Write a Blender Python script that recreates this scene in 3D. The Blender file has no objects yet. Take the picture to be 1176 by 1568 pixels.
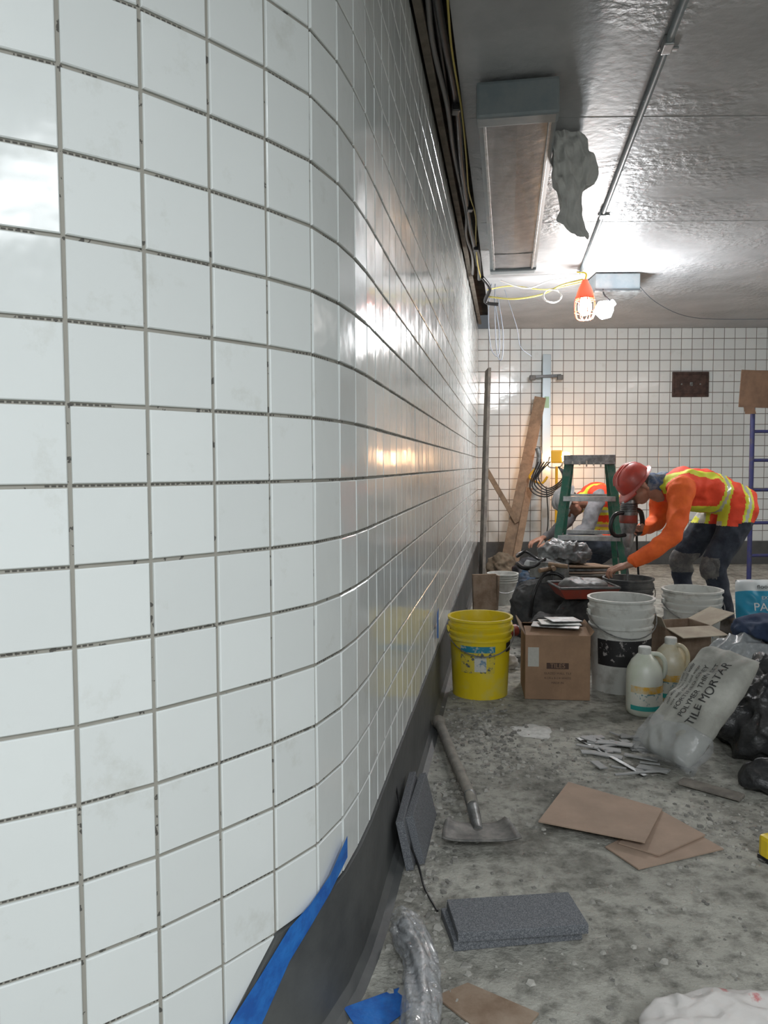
import bpy, bmesh, math, random
from mathutils import Vector, Matrix, Euler, noise
random.seed(7)
S=bpy.context.scene
COL=bpy.context.collection
try:
    S.view_settings.view_transform='Standard'
except Exception: pass

# ---------------------------------------------------------------- materials
MC={}
def mat(name,col,rough=.5,metal=0,col2=None,vs=6,vlo=.4,vhi=.6,bump=0,bs=30,bd=.01,emis=0,ecol=None,trans=0,alpha=1,coat=0,island=0,detail=6):
    if name in MC: return MC[name]
    m=bpy.data.materials.new(name); m.use_nodes=True
    nt=m.node_tree; N=nt.nodes; L=nt.links
    b=N['Principled BSDF']
    b.inputs['Base Color'].default_value=(*col,1); b.inputs['Roughness'].default_value=rough
    b.inputs['Metallic'].default_value=metal
    if trans: b.inputs['Transmission Weight'].default_value=trans
    if alpha<1: b.inputs['Alpha'].default_value=alpha
    if coat: b.inputs['Coat Weight'].default_value=coat; b.inputs['Coat Roughness'].default_value=.05
    if emis:
        b.inputs['Emission Color'].default_value=(*(ecol or col),1); b.inputs['Emission Strength'].default_value=emis
    tc=N.new('ShaderNodeTexCoord')
    if col2:
        r=N.new('ShaderNodeValToRGB'); r.color_ramp.elements[0].position=vlo; r.color_ramp.elements[1].position=vhi
        r.color_ramp.elements[0].color=(*col,1); r.color_ramp.elements[1].color=(*col2,1)
        if island:
            n=N.new('ShaderNodeNewGeometry'); L.new(n.outputs['Random Per Island'],r.inputs['Fac'])
        else:
            n=N.new('ShaderNodeTexNoise'); n.inputs['Scale'].default_value=vs; n.inputs['Detail'].default_value=detail
            n.inputs['Roughness'].default_value=.65
            L.new(tc.outputs['Object'],n.inputs['Vector']); L.new(n.outputs['Fac'],r.inputs['Fac'])
        L.new(r.outputs['Color'],b.inputs['Base Color'])
    if bump:
        n=N.new('ShaderNodeTexNoise'); n.inputs['Scale'].default_value=bs; n.inputs['Detail'].default_value=5
        L.new(tc.outputs['Object'],n.inputs['Vector'])
        bp=N.new('ShaderNodeBump'); bp.inputs['Strength'].default_value=bump; bp.inputs['Distance'].default_value=bd
        L.new(n.outputs['Fac'],bp.inputs['Height']); L.new(bp.outputs['Normal'],b.inputs['Normal'])
    MC[name]=m
    return m

# ---------------------------------------------------------------- helpers
class G:
    def __init__(s,name,loc=(0,0,0),rot=(0,0,0),parent=None,M=None):
        e=bpy.data.objects.new(name,None); COL.objects.link(e); e.empty_display_size=.05
        if M is not None: e.matrix_local=M
        else:
            e.location=loc; e.rotation_euler=rot
        if parent: e.parent=parent.o
        s.o=e
def fin(o,g,name,mt,smooth=False,loc=(0,0,0),rot=(0,0,0),M=None,sharp=None):
    if mt is not None:
        for m in (mt if isinstance(mt,(list,tuple)) else [mt]): o.data.materials.append(m)
    COL.objects.link(o)
    if M is not None: o.matrix_local=M
    else:
        o.location=loc; o.rotation_euler=rot
    if g is not None: o.parent=g.o
    if smooth:
        for p in o.data.polygons: p.use_smooth=True
        if sharp:
            bm=bmesh.new(); bm.from_mesh(o.data)
            for e in bm.edges:
                if len(e.link_faces)==2 and e.calc_face_angle(0)>sharp: e.smooth=False
            bm.to_mesh(o.data); bm.free()
    return o
def poly(g,name,vs,fs,mt,smooth=False,sharp=None,**k):
    me=bpy.data.meshes.new(name); me.from_pydata([tuple(v) for v in vs],[],fs); me.update()
    return fin(bpy.data.objects.new(name,me),g,name,mt,smooth,sharp=sharp,**k)
def box(g,name,size,loc,mt,rot=(0,0,0),bev=.004,M=None):
    bm=bmesh.new(); bmesh.ops.create_cube(bm,size=1)
    bmesh.ops.scale(bm,vec=size,verts=bm.verts)
    if bev: bmesh.ops.bevel(bm,geom=bm.edges[:],offset=min(bev,min(size)*.4),segments=2,affect='EDGES',profile=.6)
    me=bpy.data.meshes.new(name); bm.to_mesh(me); bm.free()
    return fin(bpy.data.objects.new(name,me),g,name,mt,loc=loc,rot=rot,M=M)
def beam(g,name,p0,p1,w,d,mt,up=(0,0,1),bev=.002):
    p0=Vector(p0);p1=Vector(p1);z=(p1-p0); l=z.length; z.normalize()
    u=Vector(up); x=u.cross(z)
    if x.length<1e-3: x=Vector((1,0,0)).cross(z)
    x.normalize(); y=z.cross(x)
    M=Matrix((x,y,z)).transposed().to_4x4(); M.translation=(p0+p1)/2
    return box(g,name,(w,d,l),None,mt,bev=bev,M=M)
def lathe(g,name,prof,mt,seg=40,loc=(0,0,0),rot=(0,0,0),M=None,sy=1,arc=None,sharp=.6):
    vs=[];fs=[]; n=len(prof)
    full=arc is None; a0,a1=(0,2*math.pi) if full else arc
    cnt=seg if full else seg+1
    for i in range(cnt):
        a=a0+(a1-a0)*i/seg
        for r,z in prof: vs.append((r*math.cos(a),r*math.sin(a)*sy,z))
    for i in range(seg):
        j=(i+1)%cnt if full else i+1
        for k in range(n-1):
            fs.append((i*n+k,j*n+k,j*n+k+1,i*n+k+1))
    bm=bmesh.new(); me=bpy.data.meshes.new(name); me.from_pydata(vs,[],fs); bm.from_mesh(me)
    bmesh.ops.remove_doubles(bm,verts=bm.verts,dist=1e-5); bmesh.ops.recalc_face_normals(bm,faces=bm.faces)
    bm.to_mesh(me); bm.free()
    return fin(bpy.data.objects.new(name,me),g,name,mt,True,loc,rot,M,sharp)
def catmull(pts,n=6):
    P=[Vector(p) for p in pts]; out=[]
    for i in range(len(P)-1):
        a=P[max(i-1,0)];b=P[i];c=P[i+1];d=P[min(i+2,len(P)-1)]
        for k in range(n):
            t=k/n; out.append(.5*((2*b)+(c-a)*t+(2*a-5*b+4*c-d)*t*t+(3*b-a-3*c+d)*t**3))
    out.append(P[-1]); return out
def tube(g,name,pts,r,mt,seg=8,sm=0,flat=1):
    P=catmull(pts,sm) if sm else [Vector(p) for p in pts]
    n=len(P); R=[r]*n if not isinstance(r,(list,tuple)) else [r[0]+(r[-1]-r[0])*i/(n-1) if len(r)==2 else r[min(int(i*len(r)/n),len(r)-1)] for i in range(n)]
    vs=[];fs=[]; t=(P[1]-P[0]).normalized(); u=t.orthogonal().normalized()
    for i in range(n):
        t=((P[min(i+1,n-1)]-P[max(i-1,0)])).normalized()
        u=(u-t*u.dot(t)).normalized(); v=t.cross(u)
        for k in range(seg):
            a=2*math.pi*k/seg; vs.append(P[i]+(u*math.cos(a)+v*math.sin(a)*flat)*R[i])
    for i in range(n-1):
        for k in range(seg):
            k2=(k+1)%seg; fs.append((i*seg+k,i*seg+k2,(i+1)*seg+k2,(i+1)*seg+k))
    fs.append(tuple(range(seg))[::-1]); fs.append(tuple((n-1)*seg+k for k in range(seg)))
    return poly(g,name,vs,fs,mt,smooth=True,sharp=.9)
def ridg(p,s):
    v=noise.noise(p*s); return 1-2*abs(v)
def crumple(g,name,loc,size,mt,amp=.03,fr=6,seed=0,sub=5,boxy=1.0,rot=0,cut=True):
    bm=bmesh.new(); bmesh.ops.create_icosphere(bm,subdivisions=sub,radius=1)
    off=Vector((seed*3.1,seed*1.7,seed*.9))
    for v in bm.verts:
        c=v.co.copy()
        for i in range(3): c[i]=math.copysign(abs(c[i])**boxy,c[i])
        q=Vector((c.x*size[0]/2,c.y*size[1]/2,c.z*size[2]/2))
        d=amp*(noise.noise(q*fr+off)*.9+.7*ridg(q+off,fr*1.3)-.35+.35*ridg(q+off*2,fr*3))
        q+=v.co*d
        if cut:
            q.z+=size[2]/2*.8
            if q.z<0: q.z*=.02
        v.co=q
    me=bpy.data.meshes.new(name); bm.to_mesh(me); bm.free()
    return fin(bpy.data.objects.new(name,me),g,name,mt,True,loc,(0,0,rot))
def blob(g,name,chains,voxel,mats,assign=None,sm=5,M=None,wr=0,wf=18):
    bm=bmesh.new()
    def r3(r): return Vector(r) if isinstance(r,(tuple,list)) else Vector((r,r,r))
    for pts,rad in chains:
        pts=[Vector(p) for p in pts]; rad=[r3(r) for r in rad]
        for i in range(max(len(pts)-1,1)):
            a=pts[i]; b=pts[min(i+1,len(pts)-1)]; ra=rad[i]; rb=rad[min(i+1,len(rad)-1)]
            st=max(1,int((b-a).length/(min(min(ra),min(rb))*.35)))
            for k in range(st+1):
                t=k/st; p=a.lerp(b,t); r=ra.lerp(rb,t)
                bmesh.ops.create_icosphere(bm,subdivisions=2,radius=1,matrix=Matrix.Translation(p)@Matrix.Diagonal((*r,1)))
    me=bpy.data.meshes.new(name+'_t'); bm.to_mesh(me); bm.free()
    t=bpy.data.objects.new(name+'_t',me); COL.objects.link(t)
    md=t.modifiers.new('r','REMESH'); md.mode='VOXEL'; md.voxel_size=voxel
    ms=t.modifiers.new('s','SMOOTH'); ms.iterations=sm; ms.factor=.5
    bpy.context.view_layer.update()
    dg=bpy.context.evaluated_depsgraph_get()
    m2=bpy.data.meshes.new_from_object(t.evaluated_get(dg)); m2.name=name
    bpy.data.objects.remove(t)
    if wr:
        nr=[v.normal.copy() for v in m2.vertices]
        for v,n in zip(m2.vertices,nr): v.co+=n*wr*(ridg(v.co+Vector((3,1,2)),wf*.6)-.5+.5*noise.noise(v.co*wf))
    o=fin(bpy.data.objects.new(name,m2),g,name,mats,True,M=M)
    if assign:
        for p in m2.polygons: p.material_index=assign(p.center)
    return o
def text(g,name,s,size,M,mt,fmap=None,sx=1):
    cu=bpy.data.curves.new(name,'FONT'); cu.body=s; cu.size=size; cu.align_x='CENTER'; cu.align_y='CENTER'
    t=bpy.data.objects.new(name,cu); COL.objects.link(t); bpy.context.view_layer.update()
    me=bpy.data.meshes.new_from_object(t.evaluated_get(bpy.context.evaluated_depsgraph_get()))
    bpy.data.objects.remove(t)
    for v in me.vertices: v.co.x*=sx
    if fmap:
        for v in me.vertices: v.co=fmap(v.co)
    return fin(bpy.data.objects.new(name,me),g,name,mt,M=M)

# ---------------------------------------------------------------- common materials
M_plasticwhite=mat('plastic_white',(.58,.59,.56),.4,col2=(.33,.32,.29),vs=14,vlo=.5,vhi=.75,bump=.2,bs=20)
M_black=mat('black_plastic',(.012,.012,.013),.35)
M_darkgrey=mat('dark_grey',(.05,.052,.055),.5,col2=(.12,.12,.115),vs=10,bump=.3)
M_alu=mat('aluminium',(.50,.52,.53),.4,.85,col2=(.35,.36,.36),vs=18)
M_steel=mat('steel_dirty',(.30,.31,.31),.45,.7,col2=(.16,.16,.155),vs=20,bump=.2)
M_card=mat('cardboard',(.33,.205,.125),.85,col2=(.25,.155,.095),vs=5,bump=.1,bs=60)
M_cardp=mat('cardboard_pale',(.40,.29,.22),.85,col2=(.31,.23,.175),vs=7,vlo=.35,vhi=.7,bump=.1,bs=50)
M_wood=mat('wood_board',(.30,.20,.125),.7,col2=(.20,.13,.08),vs=12,bump=.15)
M_wooddusty=mat('wood_dusty',(.24,.22,.19),.8,col2=(.15,.135,.12),vs=12,bump=.2)
M_blue=mat('painters_tape_blue',(.012,.10,.40),.5,col2=(.02,.17,.55),vs=20,bump=.2,bs=60)
M_yel=mat('yellow',(.75,.55,.02),.4)
M_red=mat('red_plastic',(.32,.05,.03),.5,col2=(.18,.06,.045),vs=10)

# ---------------------------------------------------------------- room
PT=.115; Z0=1.054-7*PT; ZT=Z0+20*PT   # .249 .. 2.549
ang_f=[39,46,49,55,69,76,79]+[80.9]*59
ang_b=[31,26,22,18,15,12,10,8,6,4,2,0,0,0,0,0,0,0,0,0]
st=Vector((-.443,1.085)); F=[st.copy()]
for a in ang_f: F.append(F[-1]+PT*Vector((math.cos(math.radians(a)),math.sin(math.radians(a)))))
B=[st.copy()]
for a in ang_b: B.append(B[-1]-PT*Vector((math.cos(math.radians(a)),math.sin(math.radians(a)))))
LW=list(reversed(B[1:]))+F; NB=len(ang_b)      # index NB is st
YF=8.35
while LW[-2].y>YF: LW.pop()
LW[-1]=LW[-2]+(LW[-1]-LW[-2])*((YF-LW[-2].y)/(LW[-1].y-LW[-2].y))
def nrm(i):
    a=LW[max(i-1,0)]; b=LW[min(i+1,len(LW)-1)]; d=(b-a).normalized(); return Vector((d.y,-d.x))
def off(i,d): return LW[i]+nrm(i)*d

# tile material
m=bpy.data.materials.new('glazed_tile_white'); m.use_nodes=True; nt=m.node_tree; N=nt.nodes; L=nt.links; b=N['Principled BSDF']
geo=N.new('ShaderNodeNewGeometry'); tc=N.new('ShaderNodeTexCoord')
mr=N.new('ShaderNodeMapRange'); mr.inputs['To Min'].default_value=.94; mr.inputs['To Max'].default_value=1.03
L.new(geo.outputs['Random Per Island'],mr.inputs['Value'])
nz=N.new('ShaderNodeTexNoise'); nz.inputs['Scale'].default_value=9; nz.inputs['Detail'].default_value=8; nz.inputs['Roughness'].default_value=.7
L.new(tc.outputs['Object'],nz.inputs['Vector'])
rp=N.new('ShaderNodeValToRGB'); rp.color_ramp.elements[0].position=.58; rp.color_ramp.elements[1].position=.78
rp.color_ramp.elements[0].color=(.71,.745,.74,1); rp.color_ramp.elements[1].color=(.59,.61,.58,1)
L.new(nz.outputs['Fac'],rp.inputs['Fac'])
mx=N.new('ShaderNodeVectorMath'); mx.operation='SCALE'; L.new(rp.outputs['Color'],mx.inputs[0]); L.new(mr.outputs['Result'],mx.inputs['Scale'])
L.new(mx.outputs['Vector'],b.inputs['Base Color'])
r2=N.new('ShaderNodeMapRange'); r2.inputs['From Min'].default_value=.35; r2.inputs['From Max'].default_value=.75; r2.inputs['To Min'].default_value=.08; r2.inputs['To Max'].default_value=.24
L.new(nz.outputs['Fac'],r2.inputs['Value']); L.new(r2.outputs['Result'],b.inputs['Roughness'])
b.inputs['Specular IOR Level'].default_value=.42
n3=N.new('ShaderNodeTexNoise'); n3.inputs['Scale'].default_value=14; L.new(tc.outputs['Object'],n3.inputs['Vector'])
bp=N.new('ShaderNodeBump'); bp.inputs['Strength'].default_value=.26; bp.inputs['Distance'].default_value=.004
L.new(n3.outputs['Fac'],bp.inputs['Height']); L.new(bp.outputs['Normal'],b.inputs['Normal'])
M_tile=m
# grout material (uv: u = columns, v = rows)
def jointmat(name,base,dashes):
    m=bpy.data.materials.new(name); m.use_nodes=True; nt=m.node_tree; N=nt.nodes; L=nt.links; b=N['Principled BSDF']; b.inputs['Roughness'].default_value=.95
    tc=N.new('ShaderNodeTexCoord'); sp=N.new('ShaderNodeSeparateXYZ'); L.new(tc.outputs['UV'],sp.inputs[0])
    def mth(op,a,b_=None,v=None):
        x=N.new('ShaderNodeMath'); x.operation=op; L.new(a,x.inputs[0])
        if b_ is not None: L.new(b_,x.inputs[1])
        elif v is not None: x.inputs[1].default_value=v
        return x.outputs[0]
    fr=mth('FRACT',sp.outputs['Y']); d=mth('ABSOLUTE',mth('SUBTRACT',fr,v=.5)); hz=mth('GREATER_THAN',d,v=.488)
    fx=mth('FRACT',sp.outputs['X']); dx=mth('ABSOLUTE',mth('SUBTRACT',fx,v=.5)); inx=mth('LESS_THAN',dx,v=.47)
    shade_dash=mth('GREATER_THAN',mth('FRACT',mth('MULTIPLY',sp.outputs['X'],v=13)),v=.3)
    nz=N.new('ShaderNodeTexNoise'); nz.inputs['Scale'].default_value=7; L.new(tc.outputs['Object'],nz.inputs['Vector'])
    n2=N.new('ShaderNodeTexNoise'); n2.inputs['Scale'].default_value=60; n2.inputs['Detail'].default_value=4; L.new(tc.outputs['Object'],n2.inputs['Vector'])
    msk=mth('MULTIPLY',mth('MULTIPLY',mth('MULTIPLY',hz,shade_dash),inx),mth('GREATER_THAN',nz.outputs['Fac'],v=.48))  # dark dashes paint the shadow inside open horizontal joints
    msk2=mth('MAXIMUM',msk,mth('GREATER_THAN',n2.outputs['Fac'],v=.64))
    cm=N.new('ShaderNodeMix'); cm.data_type='RGBA'; cm.inputs['A'].default_value=(*base,1); cm.inputs['B'].default_value=(.05,.047,.042,1)
    L.new(mth('MULTIPLY',msk2,v=dashes),cm.inputs['Factor']); L.new(cm.outputs['Result'],b.inputs['Base Color'])
    return m
M_joint=jointmat('tile_joint_mortar',(.31,.30,.265),.85)
M_jointf=jointmat('tile_joint_grout',(.24,.215,.20),.3)

class TileMesh:
    def __init__(s): s.v=[]; s.f=[]
    def tile(s,c,n,g=.0031,th=.0045,bv=.0016,jit=.0015):
        cen=sum(c,Vector())/len(c); k=len(c); b0=len(s.v)
        ins=[cen-p for p in c]
        L0=sum(d.length for d in ins)/k
        o=random.uniform(-.0005,.0005); tx=random.uniform(-jit,jit); ty=random.uniform(-jit,jit)
        up=Vector((0,0,1)); sd=up.cross(n)
        def lift(p,h):
            q=p-cen; return p+n*(h+o+q.dot(up)*tx*6+q.dot(sd)*ty*6)
        f1=g/(L0*.707); f2=(g+bv)/(L0*.707)
        for p,dd in zip(c,ins): s.v.append(lift(p+dd*f1,-.004))
        for p,dd in zip(c,ins): s.v.append(lift(p+dd*f1,th-bv))
        for p,dd in zip(c,ins): s.v.append(lift(p+dd*f2,th))
        for r in range(2):
            for i in range(k):
                j=(i+1)%k; a=b0+r*k
                s.f.append((a+i,a+j,a+k+j,a+k+i))
        s.f.append(tuple(b0+2*k+i for i in range(k)))
def V3(p,z): return Vector((p.x,p.y,z))
gl=G('wall_left')
T=TileMesh()
for i in range(len(LW)-1):
    a=LW[i]; c=LW[i+1]; d=(c-a).normalized(); n=Vector((d.y,-d.x,0))
    if (c-a).length<.03: continue
    r0=-2 if i<NB+2 else 0
    for r in range(r0,20):
        z0=Z0+r*PT; z1=z0+PT
        if r==-2: z0=.02
        T.tile([V3(a,z0),V3(c,z0),V3(c,z1),V3(a,z1)],n)
    if i==NB+2:
        T.tile([V3(a,Z0-PT),V3(c,Z0),V3(a,Z0)],n)
poly(gl,'tiles',T.v,T.f,M_tile)
def strip(g,name,A,za,zb,mt,uv=False):
    vs=[];fs=[]
    for p in A: vs+= [V3(p,za),V3(p,zb)]
    for i in range(len(A)-1): fs.append((2*i,2*i+2,2*i+3,2*i+1))
    o=poly(g,name,vs,fs,mt)
    if uv:
        ul=o.data.uv_layers.new(name='UVMap')
        for p in o.data.polygons:
            for li in p.loop_indices:
                vi=o.data.loops[li].vertex_index
                ul.data[li].uv=(vi//2,(vs[vi].z-Z0)/PT)
    return o
strip(gl,'joint_bed',LW,0,ZT,M_joint,True)
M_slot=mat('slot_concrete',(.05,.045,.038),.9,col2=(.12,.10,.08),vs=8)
SL=[off(i,.13) for i in range(len(LW))]
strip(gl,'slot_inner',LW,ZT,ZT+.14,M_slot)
# base cove
M_base=mat('base_cement_grey',(.060,.064,.066),.55,col2=(.105,.11,.108),vs=5,vlo=.35,vhi=.7,bump=.5,bs=25,bd=.004)
prof=[(.0,1),(.010,1),(.012,.2),(.016,.08),(.03,.02),(.05,-.001)]
def basetop(i):
    k=i-NB
    if k>=3: return Z0
    return {2:.12,1:.02}.get(k,.012)
vs=[];fs=[];n=len(prof); idx=list(range(NB+1,len(LW)))
for i in idx:
    for d,h in prof:
        p=off(i,d); vs.append(V3(p,h*basetop(i)))
for q in range(len(idx)-1):
    for k in range(n-1): fs.append((q*n+k,q*n+k+1,(q+1)*n+k+1,(q+1)*n+k)[::-1])
poly(None,'baseboard_left',vs,fs,M_base,smooth=True,sharp=.5)
# far wall
gf=G('wall_far'); T=TileMesh(); x0=LW[-1].x; XR=5.6
x=x0
while x<XR:
    for r in range(20):
        z0=Z0+r*PT
        T.tile([Vector((x,YF,z0)),Vector((x+PT,YF,z0)),Vector((x+PT,YF,z0+PT)),Vector((x,YF,z0+PT))],Vector((0,-1,0)),g=.0036)
    x+=PT
poly(gf,'tiles',T.v,T.f,M_tile)
strip(gf,'joint_bed',[Vector((x0+PT*i,YF)) for i in range(41)],0,ZT,M_jointf,True)
box(None,'baseboard_far',(XR-x0,.024,Z0),((XR+x0)/2,YF-.012,Z0/2),M_base)
# other walls
M_wallp=mat('painted_tile_plain',(.66,.68,.66),.4,col2=(.56,.57,.55),vs=3)
poly(None,'wall_right',[(XR,-3,0),(XR,YF,0),(XR,YF,2.7),(XR,-3,2.7)],[(0,1,2,3)],M_wallp)
poly(None,'wall_back',[(-3,-3,0),(XR,-3,0),(XR,-3,2.7),(-3,-3,2.7)],[(0,1,2,3)],M_wallp)
poly(None,'wall_side',[(-2.75,-3,0),(-2.75,1.2,0),(-2.75,1.2,2.7),(-2.75,-3,2.7)],[(0,1,2,3)],M_wallp)
# ceiling
m=bpy.data.materials.new('ceiling_paint'); m.use_nodes=True; nt=m.node_tree; N=nt.nodes; L=nt.links; b=N['Principled BSDF']
tc=N.new('ShaderNodeTexCoord')
nz=N.new('ShaderNodeTexNoise'); nz.inputs['Scale'].default_value=2.2; nz.inputs['Detail'].default_value=8; nz.inputs['Roughness'].default_value=.65; L.new(tc.outputs['Object'],nz.inputs['Vector'])
rp=N.new('ShaderNodeValToRGB'); rp.color_ramp.elements[0].position=.32; rp.color_ramp.elements[1].position=.68
rp.color_ramp.elements[0].color=(.31,.32,.33,1); rp.color_ramp.elements[1].color=(.45,.46,.47,1); L.new(nz.outputs['Fac'],rp.inputs['Fac']); L.new(rp.outputs['Color'],b.inputs['Base Color'])
b.inputs['Roughness'].default_value=.44
n1=N.new('ShaderNodeTexNoise'); n1.inputs['Scale'].default_value=24; n1.inputs['Detail'].default_value=5; L.new(tc.outputs['Object'],n1.inputs['Vector'])
n2=N.new('ShaderNodeTexNoise'); n2.inputs['Scale'].default_value=1.6; L.new(tc.outputs['Object'],n2.inputs['Vector'])
lm=N.new('ShaderNodeMapRange'); lm.inputs['From Min'].default_value=.44; lm.inputs['From Max'].default_value=.62; lm.inputs['To Min'].default_value=.14; lm.inputs['To Max'].default_value=.95; L.new(n2.outputs['Fac'],lm.inputs['Value'])
mm=N.new('ShaderNodeMath'); mm.operation='MULTIPLY'; L.new(n1.outputs['Fac'],mm.inputs[0]); L.new(lm.outputs['Result'],mm.inputs[1])
bp=N.new('ShaderNodeBump'); bp.inputs['Strength'].default_value=.7; bp.inputs['Distance'].default_value=.02; L.new(mm.outputs[0],bp.inputs['Height']); L.new(bp.outputs['Normal'],b.inputs['Normal'])
M_ceil=m
CZ=ZT
pts=[V3(p,CZ) for p in SL if p.y<=YF]; pts=[Vector((-3,SL[0].y,CZ))]+pts+[Vector((SL[-1].x,YF+.05,CZ)),Vector((XR,YF+.05,CZ)),Vector((XR,-3,CZ)),Vector((-3,-3,CZ))]
gc=G('ceiling')
poly(gc,'slab',pts,[tuple(range(len(pts)))],M_ceil)
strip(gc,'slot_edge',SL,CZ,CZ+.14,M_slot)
vs=[];fs=[]
for i in range(len(LW)): vs+=[V3(LW[i],CZ+.14),V3(SL[i],CZ+.14)]
for i in range(len(LW)-1): fs.append((2*i,2*i+1,2*i+3,2*i+2))
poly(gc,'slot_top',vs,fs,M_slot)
for y in (3.35,4.75):
    beam(gc,'form_seam',((-.035+.16*(y-1.748)+.15),y,CZ),(XR,y-.05,CZ),.002,.003,M_ceil,bev=0)
def along(dof,z,y0,y1,step=6,jit=0):
    out=[]
    for i in range(len(LW)):
        if y0<=LW[i].y<=y1 and i>NB+5 and i%step==0:
            p=off(i,dof+random.uniform(-jit,jit)); out.append(V3(p,z+random.uniform(-jit,jit)))
    return out
A=along(.03,CZ+.012,1.4,8.2,1)
beam(None,'trim_ceiling',A[0],A[-1],.03,.022,mat('slot_batten',(.13,.115,.095),.8,col2=(.20,.18,.15),vs=9),bev=.003)
gcab=G('cable_run')
tube(gcab,'black_cable',along(.10,CZ-.02,1.4,6.4,5,.012),.014,M_black,sm=5)
tube(gcab,'grey_cable',along(.065,CZ-.0,1.4,6.4,4,.015),.010,mat('grey_cable',(.25,.25,.25),.5),sm=5)
tube(gcab,'dark_cable',along(.08,CZ+.01,1.4,6.4,7,.015),.012,M_black,sm=5)
tube(gcab,'yellow_cable',along(.118,CZ-.03,1.4,6.4,4,.016),.004,mat('yellow_cable_dusty',(.45,.36,.08),.5),sm=5)
for y in (3.2,4.4,5.2):
    x=-.035+.16*(y-1.748); box(gcab,'cable_clip',(.03,.05,.05),(x+.1,y,CZ-.02),M_black)
# floor
m=bpy.data.materials.new('floor_concrete_dusty'); m.use_nodes=True; nt=m.node_tree; N=nt.nodes; L=nt.links; b=N['Principled BSDF']; b.inputs['Roughness'].default_value=.85
tc=N.new('ShaderNodeTexCoord')
def nzf(s,dt=6,r=.6):
    n=N.new('ShaderNodeTexNoise'); n.inputs['Scale'].default_value=s; n.inputs['Detail'].default_value=dt; n.inputs['Roughness'].default_value=r; L.new(tc.outputs['Object'],n.inputs['Vector']); return n.outputs['Fac']
a=nzf(3.0,9,.68); c_=nzf(18,7,.65); f_=nzf(90,3)
r1=N.new('ShaderNodeValToRGB'); e=r1.color_ramp.elements; e[0].position=.35; e[0].color=(.17,.167,.148,1); e[1].position=.64; e[1].color=(.45,.445,.405,1); x=e.new(.48); x.color=(.34,.335,.303,1)
L.new(a,r1.inputs['Fac'])
r2=N.new('ShaderNodeValToRGB'); e=r2.color_ramp.elements; e[0].position=.33; e[0].color=(.42,.42,.40,1); e[1].position=.54; e[1].color=(1.06,1.06,1.04,1); L.new(c_,r2.inputs['Fac'])
mu=N.new('ShaderNodeVectorMath'); mu.operation='MULTIPLY'; L.new(r1.outputs['Color'],mu.inputs[0]); L.new(r2.outputs['Color'],mu.inputs[1]); L.new(mu.outputs[0],b.inputs['Base Color'])
s1=N.new('ShaderNodeMath'); s1.operation='MULTIPLY_ADD'; L.new(f_,s1.inputs[0]); s1.inputs[1].default_value=.2; L.new(c_,s1.inputs[2])
bp=N.new('ShaderNodeBump'); bp.inputs['Strength'].default_value=.75; bp.inputs['Distance'].default_value=.022; L.new(s1.outputs[0],bp.inputs['Height']); L.new(bp.outputs['Normal'],b.inputs['Normal'])
M_floor=m
poly(None,'floor',[(-3,-3,0),(XR,-3,0),(XR,YF,0),(-3,YF,0)],[(0,1,2,3)],M_floor)

# tape on wall / base
M_tape=M_blue
def wallstrip(g,name,lst,d,mt):
    vs=[];fs=[]
    for (i,z0,z1) in lst:
        i0=int(i); t=i-i0; p=off(i0,d).lerp(off(i0+1,d),t); vs+=[V3(p,z0),V3(p,z1)]
    for k in range(len(lst)-1): fs.append((2*k,2*k+2,2*k+3,2*k+1))
    return poly(g,name,vs,fs,mt)
wallstrip(None,'painters_tape',[(NB+1.5,.0,.10),(NB+2.0,.03,.15),(NB+2.6,.11,.20),(NB+3.2,.19,.252),(NB+3.7,.225,.268),(NB+4.3,.255,.29),(NB+5,.285,.33)],.0145,M_tape)
wallstrip(None,'painters_tape',[(NB+21.2,.32,.43),(NB+22.0,.30,.44)],.0145,M_tape)

# ---------------------------------------------------------------- ceiling fixtures
M_fixt=mat('fixture_enamel_grey',(.20,.24,.26),.4,col2=(.25,.28,.29),vs=8)
M_lens=mat('fixture_lens',(.22,.212,.212),.25,col2=(.29,.28,.28),vs=9,bump=.25,bs=12,coat=.4)
def fixture(loc,lit=0,rz=-9.1):
    g=G('fluorescent_fixture',loc,(0,0,math.radians(rz)))
    Lh=1.17
    box(g,'housing',(.27,2*Lh-.1,.06),(0,0,.075),M_fixt)
    for s in(-1,1):
        poly(g,'side_rail',[(s*.135,-Lh,.11),(s*.135,Lh,.11),(s*.15,Lh,.0),(s*.15,-Lh,.0),(s*.122,-Lh,-.004),(s*.122,Lh,-.004)],[(0,1,2,3),(3,2,5,4)],M_fixt if not lit else M_alu)
        box(g,'lens_rim',(.012,2*Lh-.06,.010),(s*.126,0,-.004),M_alu,bev=.002)
    lm=M_lens if not lit else mat('added_tube_glow',(1,1,1),.5,emis=3,ecol=(.93,.97,1))  # glowing lens is used only on the added unseen fixtures
    poly(g,'lens',[(-.122,-Lh+.06,.0),(.122,-Lh+.06,.0),(.122,Lh-.06,.0),(-.122,Lh-.06,.0),(0,-Lh+.06,-.004),(0,Lh-.06,-.004)],[(0,4,5,3),(4,1,2,5)],lm)
    for s in(-1,1):
        box(g,'end_cap',(.31,.09,.135),(0,s*(Lh+.0),.05),M_fixt,bev=.012)
        tube(g,'conduit_nipple',[(0.02,s*(Lh-.2),.1),(.02,s*(Lh-.2),.14)],.012,M_alu)
    if not lit:
        box(g,'lens_joint',(.25,.006,.004),(0,Lh-.42,-.004),M_steel)
    return g
fixture((.70,4.17,2.41))
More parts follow.
